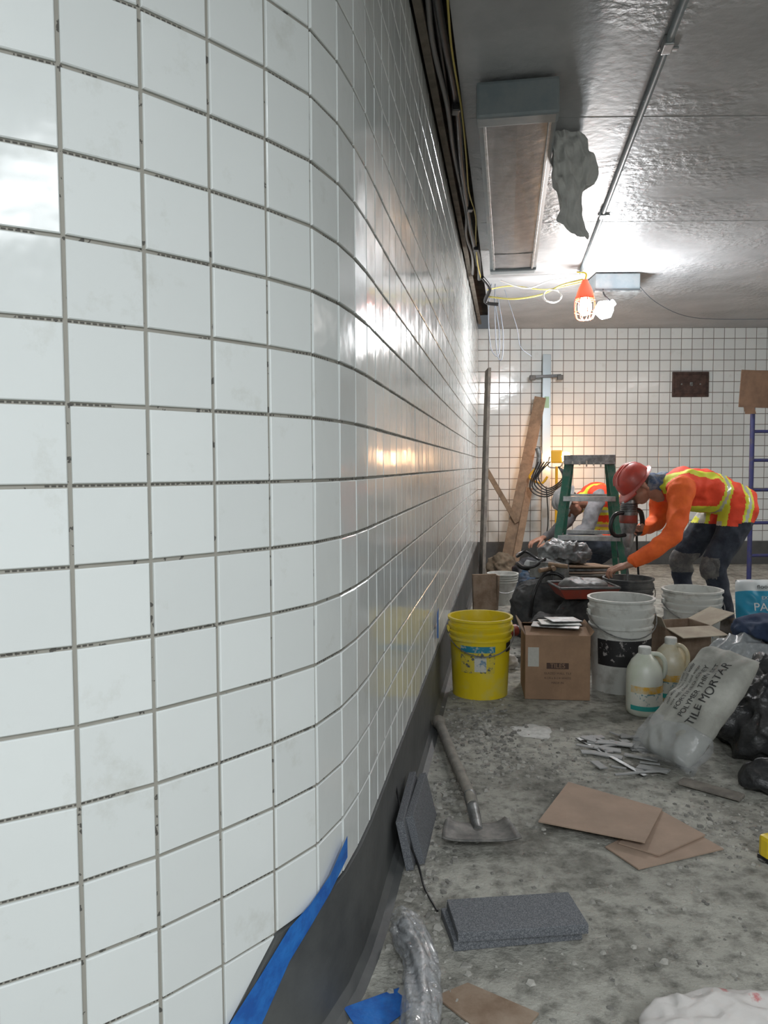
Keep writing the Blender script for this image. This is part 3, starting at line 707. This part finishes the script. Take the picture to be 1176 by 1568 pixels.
for k in range(3):
    a=.5+k*1.1; c=Vector((.98+.07*k,4.75,.40+.012*k)); dx=Vector((math.cos(a),math.sin(a),0)); 
    beam(g,'blade',c,c+dx*.22,.004,.10,M_steel,up=(0,0,1)); tube(g,'handle',[c-dx*.02+Vector((0,0,.03)),c+dx*.10+Vector((0,0,.04))],.014,M_wood,seg=10); tube(g,'tang',[c+dx*.08+Vector((0,0,.04)),c+dx*.12],.005,M_steel)
g=G('duffel_bag',(1.04,4.86,0)); crumple(g,'body',(0,0,0),(.42,.32,.38),mat('duffel_grey',(.035,.037,.04),.85,col2=(.075,.075,.075),vs=9,bump=.4),.03,8,51,6,.6)
tube(g,'strap',[(-.14,-.17,.15),(-.12,-.18,.30),(-.05,-.12,.40),(.05,-.12,.40),(.12,-.18,.30),(.14,-.17,.15)],.010,M_black,sm=5)
g=G('board_stack',(1.26,5.20,0),(0,0,.1)); box(g,'crate',(.40,.24,.34),(0,0,.17),M_cardd)
for k in range(4): box(g,'board',(.54-.05*k,.22,.012),(.02*k,-.02,.35+.018*k),[M_wooddusty,M_cardp,M_steel,M_wood][k],rot=(0,.02*k,.12*k-.15),bev=.002)
g=G('angle_grinder',(1.02,5.02,.445),(0,.25,.4)); lathe(g,'motor_body',[(0,0),(.035,.0),(.038,.05),(.033,.09),(.03,.2),(.034,.26),(0,.27)],M_steel,seg=24,rot=(0,math.pi/2,0)); lathe(g,'disc_guard',[(0,.02),(.06,.02),(.07,.0),(.072,-.02)],M_alu,seg=32,loc=(-.03,0,-.02)); tube(g,'side_handle',[(0,-.03,0),(0,-.13,.0)],.015,M_black,seg=12); lathe(g,'disc',[(0,-.03),(.06,-.03),(.06,-.026),(0,-.026)],M_darkgrey,seg=32,loc=(-.03,0,0))
crumple(None,'crumpled_plastic',(1.24,5.22,.42),(.28,.2,.15),mat('grey_film',(.24,.25,.25),.35,col2=(.10,.10,.10),vs=9),.07,9,14,5)
crumple(None,'dirty_rag',(1.42,4.46,.0),(.12,.20,.36),M_denim,.04,8,15,5)
g=G('flattened_carton',(.75,5.72,0),(0,0,.12)); box(g,'panel',(.18,.03,.27),(0,0,.136),M_cardd,rot=(-.1,0,0)); box(g,'fold',(.015,.12,.26),(.09,.04,.131),M_cardd,rot=(0,.05,.2))
crumple(None,'blue_tool_sack',(1.07,5.60,0),(.18,.2,.38),mat('blue_fabric',(.02,.09,.19),.7,col2=(.04,.05,.07),vs=8,bump=.3),.03,9,21,5)
crumple(None,'brown_paper_sack',(1.03,6.6,.0),(.26,.24,.36),mat('brown_paper',(.16,.12,.08),.9,col2=(.10,.075,.05),vs=9,bump=.3),.04,8,22,5)
crumple(None,'black_tool_pouch',(1.22,6.3,.0),(.26,.24,.34),mat('black_cordura',(.025,.025,.03),.8,col2=(.06,.06,.065),vs=9),.05,8,23,5)
g=G('power_drill',(.68,4.32,0),(0,0,.5)); tube(g,'motor',[(-.1,0,.14),(.08,0,.14)],.035,M_red,seg=16); tube(g,'chuck',[(.08,0,.14),(.14,0,.14)],[.028,.015],M_steel,seg=16); tube(g,'grip',[(-.05,0,.13),(-.07,0,.04)],.02,M_black,seg=12); box(g,'battery',(.10,.07,.04),(-.07,0,.021),M_black)
crumple(None,'work_glove',(.62,4.05,.0),(.16,.12,.10),mat('white_glove',(.5,.48,.44),.8),.03,14,25,4)
g=G('power_lead'); 
tube(g,'coil',[(.94+.09*math.cos(t*.8),4.90+.09*math.sin(t*.8),.40+.010*t+.02*math.sin(t*2)) for t in range(14)],.009,M_black,sm=4)
# ---------------------------------------------------------------- ladder
M_grn=mat('fibreglass_green',(.02,.13,.085),.5,col2=(.10,.15,.12),vs=18,vlo=.45,vhi=.65)
g=G('step_ladder',(1.53,5.74,0),(0,0,math.radians(-14)))
H=1.13
for s in(-1,1):
    beam(g,'front_rail',(s*.29,-.30,.0),(s*.15,-.03,H-.02),.026,.055,M_grn,up=(1,0,0)); beam(g,'rear_rail',(s*.24,.36,.0),(s*.13,.05,H-.03),.02,.04,M_grn,up=(1,0,0))
    for (x,y) in((s*.29,-.30),(s*.24,.36)): box(g,'foot',(.04,.07,.03),(x,y,.016),M_black)
    beam(g,'spreader',(s*.21,-.17,.55),(s*.185,.20,.55),.004,.02,M_alu)
box(g,'top_cap',(.36,.17,.05),(0,.01,H),M_darkgrey,bev=.01)
box(g,'cap_lip',(.37,.02,.07),(0,-.075,H-.008),M_steel)
for k in range(1,4):
    t=k/4; y=-.30+.27*t; x=.29-.14*t; z=(H)*t
    box(g,'step',(2*x,.085,.012),(0,y,z),M_alu,bev=.002); box(g,'step_lip',(2*x,.008,.035),(0,y-.04,z-.012),M_alu,bev=.002)
    tb=.36-.31*t; box(g,'rear_rung',(2*(.24-.11*t),.02,.03),(0,tb,z),M_alu,bev=.002)
for k in range(5): box(g,'paint_drip',(.012,.003,.02+.012*(k%3)),(-.12+.05*k,-.087,H-.03-.004*k),M_splat,bev=.001)

# ---------------------------------------------------------------- leaning boards etc at far-left corner
g=G('leaning_plank'); beam(g,'plank',(.92,7.2,.01),(1.045,7.75,2.04),.11,.03,M_wooddusty,up=(1,.2,0))
g=G('leaning_plank'); beam(g,'plank',(1.22,7.75,.01),(1.66,8.20,1.80),.12,.028,M_wood,up=(.2,1,0)); 
beam(g,'batten',(1.04,7.9,1.06),(1.36,7.85,.5),.05,.03,M_wood,up=(0,1,0)); beam(g,'batten_low',(1.3,7.7,.01),(1.50,7.95,.85),.07,.03,M_wood,up=(0,1,0))
g=G('spirit_level'); beam(g,'frame',(1.70,8.08,.01),(1.74,8.27,2.26),.085,.03,mat('level_silver',(.50,.58,.62),.3,.6),up=(0,1,0)); 
beam(g,'clamp_bar',(1.57,8.24,2.02),(1.88,8.22,2.03),.03,.04,M_black,up=(0,1,0)); box(g,'vial_window',(.05,.035,.12),(1.73,8.22,1.75),mat('vial',(.3,.5,.35),.3)); box(g,'clamp_pad',(.06,.05,.05),(1.58,8.22,2.01),M_darkgrey); box(g,'clamp_pad_2',(.06,.05,.05),(1.87,8.21,2.01),M_darkgrey)
g=G('halogen_work_light',(1.79,7.80,1.17),(0,0,-.25))
M_halo=mat('halogen_glass',(1,.8,.5),.3,emis=12,ecol=(1,.72,.36))
M_yh=mat('yellow_enamel',(.8,.42,.02),.4)
box(g,'housing',(.11,.08,.13),(-.04,0,0),M_yh,bev=.012); poly(g,'lens',[(.018,-.03,-.05),(.018,.03,-.05),(.018,.03,.05),(.018,-.03,.05)],[(0,1,2,3)],M_halo)
lathe(g,'bulb_guard',[(0,.05),(.035,.04),(.05,0),(.035,-.04),(0,-.05)],M_halo,seg=20,loc=(.05,-.01,.0))
tube(g,'bracket',[(-.11,0,0),(-.12,0,-.10),(.0,0,-.10),(.03,0,-.0)],.007,M_steel,sm=4)
tube(g,'stand',[(-.04,0,-.1),(-.04,0,-1.16)],.014,M_yh,seg=10)
for k in range(3):
    a=k*2.1+.4; tube(g,'stand_leg',[(-.04,0,-.7),(-.04+.25*math.cos(a),.25*math.sin(a)*.8,-1.16)],.010,M_yh)
for k in range(5): tube(g,'hung_cord',[(-.10-.03*k,-.05,-.05),(-.22-.02*k,-.06,-.2-.03*k),(-.12,-.07,-.32-.02*k),(.02+.02*k,-.07,-.22),(-.02,-.05,-.1)],.007,M_black,sm=6)
tube(g,'drop_cord',[(-.14,-.06,-.3),(-.12,-.06,-.7),(-.2,-.1,-1.14)],.006,M_black,sm=5)
tube(g,'tool_handle',[(-.23,0,.09),(-.21,0,.0),(-.23,0,-.13)],.03,M_steel,seg=12,sm=4); tube(g,'tool_guard',[(-.24,0,-.11),(-.31,0,-.21),(-.19,0,-.27),(-.13,0,-.2)],.012,M_yh,sm=5)

# ---------------------------------------------------------------- scaffold on right
M_sc=mat('scaffold_blue',(.03,.035,.13),.45,col2=(.07,.065,.08),vs=14,vlo=.5,vhi=.7)
g=G('scaffold_frame',(3.34,7.0,0),(0,0,.08))
for x,h in((0,1.70),(.30,1.66),(1.0,1.66),(1.3,1.70)): tube(g,'post',[(x,0,.0),(x,0,h)],.021,M_sc,seg=14)
for z in(.25,.55,.85,1.12,1.38):
    tube(g,'rung',[(0,0,z),(.30,0,z)],.015,M_sc,seg=10); tube(g,'rung_r',[(1.0,0,z),(1.3,0,z)],.015,M_sc,seg=10)
tube(g,'top_arch',[(0,0,1.68),(.08,0,1.72),(.3,0,1.73),(1.0,0,1.73),(1.22,0,1.72),(1.3,0,1.68)],.021,M_sc,seg=12,sm=4)
tube(g,'mid_bar',[(.3,0,1.0),(1.0,0,1.0)],.021,M_sc,seg=12)
tube(g,'brace',[(.0,0,.8),(.3,1.0,.2)],.012,M_sc)
for x in(0,1.3): box(g,'base_plate',(.1,.1,.01),(x,0,.005),M_steel)
M_cbr=mat('cardboard_brown_dark',(.20,.12,.075),.85,col2=(.14,.085,.055),vs=6)
box(g,'cardboard_sheet',(.70,.008,.33),(.19,-.06,1.75),M_cbr,rot=(.06,.03,.0)); flap(g,'cardboard_fold',(-.13,-.072,1.60),(-.03,-.072,1.60),(.2,-.1,-.9),.07,M_cbr)

# ---------------------------------------------------------------- people
M_skin=mat('skin',(.42,.22,.15),.5,col2=(.36,.18,.12),vs=20)
M_orange=mat('hivis_orange_sleeve',(.92,.16,.025),.75,col2=(.80,.12,.02),vs=9,bump=.3,bs=25)
M_vest=mat('hivis_vest_red_orange',(.90,.075,.025),.7,col2=(.80,.06,.02),vs=9,bump=.3,bs=25)
M_lime=mat('hivis_yellow',(.70,.74,.05),.6)
M_silver=mat('reflective_tape',(.55,.58,.55),.3,.3)
M_jean=mat('dark_jeans',(.018,.024,.04),.85,col2=(.04,.05,.07),vs=12,bump=.4)
M_knee=mat('kneepad_grey',(.09,.09,.09),.7,col2=(.17,.165,.155),vs=25,bump=.4)
M_boot=mat('boot_leather',(.05,.035,.025),.6,col2=(.12,.11,.10),vs=12)
M_hat=mat('hard_hat_red',(.52,.06,.04),.4,coat=.3,col2=(.38,.06,.045),vs=10)
M_hair=mat('dark_hair',(.012,.010,.009),.7)
M_gait=mat('neck_gaiter',(.05,.10,.20),.8,col2=(.25,.28,.30),vs=20)
M_eye=mat('eye_white',(.7,.7,.68),.3); M_pup=mat('pupil',(.01,.01,.01),.2)
def headM(c,fwd,up):
    f_=Vector(fwd).normalized(); u_=Vector(up); u_=(u_-f_*u_.dot(f_)).normalized(); s=u_.cross(f_)
    M=Matrix((f_,s,u_)).transposed().to_4x4(); M.translation=Vector(c); return M
def head(g,M,hatm):
    h=G('head',M=M,parent=g)
    blob(h,'face',[([(-.012,0,.03)],[(.098,.076,.095)]),([(.025,0,-.035),(.035,0,-.075)],[(.062,.056,.05),(.045,.036,.035)]),
        ([(.088,0,.012),(.106,0,-.022)],[.009,.014]),([(.082,-.03,.03),(.088,0,.03),(.082,.03,.03)],[.012,.013,.012]),
        ([(.082,-.018,-.055),(.088,0,-.055),(.082,.018,-.055)],[.007,.008,.007]),([(.083,-.014,-.068),(.086,0,-.068),(.083,.014,-.068)],[.007,.008,.007]),
        ([(-.005,-.078,-.0),(-.008,-.083,-.03)],[(.018,.008,.018),(.012,.007,.014)]),([(-.005,.078,-.0),(-.008,.083,-.03)],[(.018,.008,.018),(.012,.007,.014)]),
        ([(-.03,0,-.05),(-.05,0,-.14)],[.055,.055])],.006,[M_skin,M_hair],lambda c:1 if (c.z>.045 or (c.x<-.03 and c.z>-.06)) else 0,sm=3)
    for s in(-1,1):
        lathe(h,'eye',[(0,-.012),(.009,-.008),(.012,0),(.009,.008),(0,.012)],M_eye,seg=14,loc=(.078,s*.031,.010)); lathe(h,'pupil',[(0,-.006),(.005,0),(0,.006)],M_pup,seg=10,loc=(.089,s*.031,.009))
    pr=[(.118,0.03),(.117,.05),(.112,.085),(.098,.118),(.07,.143),(.035,.155),(0,.158),(0,.154),(.034,.151),(.068,.139),(.095,.115),(.108,.085),(.113,.05),(.114,.03)]
    lathe(h,'hard_hat_shell',pr,hatm,seg=48,sy=.88,loc=(-.012,0,0))
    lathe(h,'hard_hat_brim',[(.112,.040),(.128,.034),(.138,.028),(.138,.025),(.126,.029),(.112,.033)],hatm,seg=48,sy=.9,loc=(-.012,0,0))
    vs=[];fs=[]
    for i in range(13):
        a=-1.0+2.0*i/12
        for r,z in((.12,.036),(.15,.026),(.172-.02*abs(a),.016),(.170-.02*abs(a),.012),(.12,.030)): vs.append((r*math.cos(a)-.012,r*math.sin(a)*.88,z))
    for i in range(12):
        for k in range(4): a=i*5+k; fs.append((a,a+5,a+6,a+1))
    poly(h,'hard_hat_visor',vs,fs,hatm,smooth=True)
    for y in(-.03,0,.03): tube(h,'hat_rib',[(.085,y,.112),(.045,y,.145),(-.012,y*.9,.158 if y==0 else .152),(-.065,y,.143),(-.105,y,.105)],.007,hatm,sm=5)
    return h
def hand(g,name,M,curl,side,spread=0):
    ch=[([(-.03,0,0),(0,0,0),(.03,0,0)],[(.03,.028,.022),(.03,.028,.021),(.02,.034,.018)]),
        ([(.03,-.022,0),(.078,-.030,-.002)],[.017,.013]),([(.03,0,0),(.085,0,0)],[.018,.014]),([(.03,.022,0),(.082,.028,0)],[.017,.013])]
    for y,ln,i in((.033,.072,0),(.011,.080,1),(-.012,.074,2),(-.034,.058,3)):
        p=Vector((.084-(.006 if i in(0,3) else 0),y*side,0)); a=curl*.3; pts=[p.copy()]
        for ph,fr2 in((0,.42),(1,.32),(2,.26)):
            p=p+Vector((math.cos(a),spread*y*side,-math.sin(a)))*ln*fr2; pts.append(p.copy()); a+=curl
        ch.append((pts,[.0095,.009,.0083,.007]))
    ch.append(([(.012,.025*side,-.002),(.040,.050*side,-.012),(.066,.060*side,-.028),(.085,.054*side,-.045)],[.015,.0125,.0105,.0085]))
    return blob(g,name,ch,.0035,[M_skin],sm=2,M=M)
def frame(o,x,z):
    x=Vector(x).normalized(); z=Vector(z); z=(z-x*z.dot(x)).normalized(); y=z.cross(x); M=Matrix((x,y,z)).transposed().to_4x4(); M.translation=Vector(o); return M
# worker 1 -----------------------------
g=G('construction_worker')
hipc=Vector((2.25,4.96,.85)); chest=Vector((1.93,4.93,.94))
ax=(hipc-chest).normalized()
chains=[
 ([(2.27,4.96,.83),(2.18,4.95,.88),(2.05,4.94,.93),(1.92,4.93,.945),(1.83,4.92,.94)],[(.13,.165,.13),(.125,.155,.125),(.13,.165,.125),(.13,.185,.125),(.10,.16,.10)]),
 ([(1.83,4.92,.95),(1.74,4.91,.955)],[.07,.06]),
 ([(2.10,4.94,.84),(1.95,4.93,.85)],[(.09,.13,.07),(.09,.14,.07)]),
 ([(1.84,4.76,.93),(1.80,4.70,.80),(1.745,4.64,.655),(1.63,4.63,.565),(1.52,4.64,.505)],[.085,.072,.058,.052,.042]),
 ([(1.84,5.08,.93),(1.85,5.15,.80),(1.83,5.14,.70),(1.75,5.06,.675),(1.68,4.98,.665)],[.082,.068,.056,.05,.042]),
 ([(2.25,4.86,.80),(2.17,4.83,.62),(2.07,4.82,.44),(2.12,4.82,.28),(2.17,4.82,.10)],[.115,.095,.072,.065,.05]),
 ([(2.24,5.06,.80),(2.10,5.09,.62),(1.98,5.10,.45),(2.00,5.10,.28),(2.04,5.10,.10)],[.115,.095,.072,.065,.05]),
 ([(2.18,4.82,.05),(2.10,4.82,.05),(2.02,4.82,.042)],[(.055,.05,.05),(.05,.05,.045),(.05,.048,.038)]),
 ([(2.05,5.10,.05),(1.97,5.10,.05),(1.89,5.10,.042)],[(.055,.05,.05),(.05,.05,.045),(.05,.048,.038)]),
]
def as1(c):
    if c.z<.12: return 6
    d=(c-chest).dot(ax)
    arm=(.55<c.z<.86 and c.x<1.93 and (c.y<4.80 or c.y>5.03)) or (c.x<1.82 and c.z<.80 and c.y<4.75) or (c.x<1.88 and .56<c.z<.80)
    if arm: return 0
    if d>.43 or (d>.30 and c.z<.72) or c.z<.70:
        if c.z<.50 and c.z>.37 and c.x<2.08 : return 5
        return 4
    if c.y<4.765 and c.x<1.92: return 0
    if .18<d<.24 or .31<d<.37: 
        return 3 if (.198<d<.222 or .328<d<.352) else 2
    if c.z<.83 and 1.9<c.x<2.15 and abs(c.z-.80)<.022: return 2
    if abs(abs(c.y-4.93)-.10)<.022 and c.z>.9 and d<.18: return 2
    return 1
blob(g,'body_and_clothes',chains,.009,[M_orange,M_vest,M_lime,M_silver,M_jean,M_knee,M_boot],as1,sm=5,wr=.012,wf=16)
for (x,y,z) in((2.045,4.82,.435),(1.955,5.10,.445)):
    lathe(g,'kneepad',[(0,.05),(.03,.046),(.055,.03),(.068,.0),(.066,-.02)],M_knee,seg=24,M=frame((x,y,z),(0,1,0),(-.85,0,.1))@Matrix.Diagonal((1,1.25,1,1)))
blob(g,'neck_gaiter',[([(1.79,4.915,.965),(1.74,4.91,.965),(1.70,4.905,.965)],[.078,.07,.068])],.008,[M_gait],wr=.006,wf=30)
head(g,headM((1.615,4.90,.945),(-.62,-.10,-.78),(-.80,-.06,.60)),M_hat)
hand(g,'hand_left',frame((1.475,4.645,.475),(-.95,.15,-.30),(-.2,-.1,.95)),.75,-1)
hand(g,'hand_right',frame((1.655,4.955,.665),(-.75,-.6,.0),(-.5,.6,.6)),.9,1)
tube(g,'cuff_left',[(1.55,4.64,.52),(1.505,4.643,.495)],.043,M_orange,seg=20)
# mixer drill
g=G('mixer_drill',(1.55,4.87,0))
lathe(g,'motor_housing',[(0,.64),(.035,.64),(.045,.67),(.052,.70),(.052,.78),(.048,.83),(.035,.86),(0,.865)],M_steel,seg=28)
lathe(g,'housing_band',[(.053,.715),(.056,.72),(.056,.76),(.053,.765)],M_red,seg=28)
lathe(g,'gearbox',[(0,.56),(.02,.56),(.03,.58),(.038,.62),(.04,.65),(0,.65)],M_alu,seg=24)
for k in range(5): lathe(g,'cooling_fin',[(.050,.785+.012*k),(.054,.788+.012*k),(.050,.791+.012*k)],M_black,seg=24)
tube(g,'grip_handle',[(.03,.02,.80),(.10,.07,.78),(.12,.09,.70),(.10,.08,.645),(.03,.03,.64)],.016,M_black,seg=12,sm=5)
tube(g,'side_handle',[(-.02,-.02,.64),(-.10,-.05,.64),(-.13,-.06,.70),(-.10,-.05,.77),(-.03,-.02,.78)],.013,M_black,seg=12,sm=4)
lathe(g,'chuck',[(.0,.50),(.016,.50),(.02,.52),(.02,.56),(0,.56)],M_steel,seg=20)
tube(g,'shaft',[(0,0,.52),(-.004,0,.20)],.007,M_steel,seg=10)
tube(g,'paddle',[(.05*math.cos(t*.8),.05*math.sin(t*.8),.20+.01*t) for t in range(9)],.006,M_steel,seg=6,sm=2)
tube(g,'power_cord',[(.0,0,.86),(.06,.05,.92),(.15,.30,.85),(.2,.42,.45),(.25,.45,.1),(.35,.5,.01)],.007,M_black,sm=6)
# worker 2 -----------------------------
g=G('construction_worker')
W2=Vector((1.88,6.62,0))
def q(x,y,z): return (W2.x+x,W2.y+y,z)
ch=[([q(.10,.05,.42),q(.08,.02,.58),q(.02,-.02,.74),q(-.06,-.04,.84)],[(.16,.18,.13),(.15,.165,.13),(.16,.185,.13),(.13,.18,.10)]),
 ([q(-.08,-.04,.84),q(-.20,-.06,.80)],[.065,.058]),
 ([q(-.08,-.20,.82),q(-.16,-.26,.68),q(-.20,-.28,.56),q(-.32,-.27,.50),q(-.42,-.26,.46)],[.075,.066,.055,.05,.04]),
 ([q(-.10,.15,.80),q(-.20,.20,.68),q(-.26,.2,.58),q(-.38,.12,.50),q(-.46,.08,.46)],[.08,.066,.055,.05,.04]),
 ([q(.08,-.06,.40),q(-.10,-.16,.44),q(-.26,-.2,.44),q(-.22,-.2,.26),q(-.18,-.2,.09)],[.115,.10,.078,.065,.05]),
 ([q(.08,.14,.38),q(-.06,.20,.22),q(-.20,.22,.09),q(.0,.22,.08),q(.20,.22,.07)],[.115,.10,.08,.065,.05]),
 ([q(-.18,-.2,.05),q(-.30,-.2,.042)],[.05,(.05,.048,.038)]),([q(.2,.22,.06),q(.24,.22,.05)],[.05,.048])]
def as2(c):
    z=c.z; x=c.x-W2.x
    if z<.10: return 6
    armr=(x<-.13 and z<.76) and z>.44
    if z<.47 or (z<.53 and x<-.12): return 4 if not (x<-.36) else 0
    if (x<-.05 and (c.y-W2.y)<-.225) or (c.y-W2.y)>.20 or armr: return 0
    if .53<z<.60 or .66<z<.73: return 3 if (.555<z<.58 or .685<z<.705) else 2
    if abs(abs(c.y-W2.y+.02)-.09)<.022 and z>.74: return 2
    return 1
M_greys=mat('grey_sleeve',(.22,.22,.23),.85,col2=(.15,.15,.16),vs=12,bump=.3)
M_hat2=mat('hard_hat_grey',(.20,.20,.20),.45,col2=(.30,.29,.28),vs=10)
blob(g,'body_and_clothes',ch,.010,[M_greys,M_vest,M_lime,M_silver,M_jean,M_knee,M_boot],as2,sm=4,wr=.010,wf=16)
head(g,headM(q(-.29,-.08,.76),(-.30,-.1,-.95),(-.95,0,.3)),M_hat2)
hand(g,'hand_left',frame(q(-.47,-.25,.45),(-.9,.1,-.3),(0,0,1)),.5,-1)
hand(g,'hand_right',frame(q(-.50,.06,.45),(-.9,-.2,-.3),(0,0,1)),.5,1)

# ---------------------------------------------------------------- lights
def light(name,kind,loc,power,col,size=.1,rot=(0,0,0),sy=None):
    l=bpy.data.lights.new(name,kind); l.energy=power; l.color=col
    if kind=='AREA':
        l.shape='RECTANGLE'; l.size=size; l.size_y=sy or size
    else: l.shadow_soft_size=size
    o=bpy.data.objects.new(name,l); COL.objects.link(o); o.location=loc; o.rotation_euler=rot; return o
light('caged_lamp_light','POINT',(1.50,5.8,2.08),50,(1,.95,.92),.08)
light('led_lamp_light','POINT',(1.70,5.85,2.15),42,(.90,.95,1),.08)
light('halogen_light','POINT',(1.88,7.90,1.17),12,(1,.55,.30),.06)
fixture((-.05,-1.15,2.36),1,0)  # added unseen fixture behind the camera, fills the near wall with light
light('added_fill_light','AREA',(-.05,-1.15,2.33),50,(.93,.97,1),.24,(0,0,0),2.2)
fixture((1.2,-1.75,2.36),1,0)  # second added fixture out of view, more fill from the back
light('added_fill_light_back','AREA',(1.2,-1.75,2.33),78,(.94,.97,1),.24,(0,0,0),2.2)
fixture((3.9,4.2,2.36),1)  # added fixture out of view on the right, fill for the far room
light('added_fill_light_right','AREA',(3.9,4.2,2.33),34,(1,.92,.87),.24,(0,0,-.16),2.2)
w=bpy.data.worlds.new('w'); S.world=w; w.use_nodes=True; w.node_tree.nodes['Background'].inputs[0].default_value=(.6,.65,.7,1); w.node_tree.nodes['Background'].inputs[1].default_value=.15
# ---------------------------------------------------------------- camera
cd=bpy.data.cameras.new('camera'); cam=bpy.data.objects.new('camera',cd); COL.objects.link(cam)
cam.matrix_world=Matrix.Translation((0,0,1.08))@Matrix.Rotation(math.radians(90-3.4),4,'X')@Matrix.Rotation(math.radians(-.25),4,'Z')
cd.sensor_fit='VERTICAL'; cd.sensor_height=36; cd.sensor_width=27; cd.lens=36*1178/1568; cd.clip_start=.02
S.camera=cam
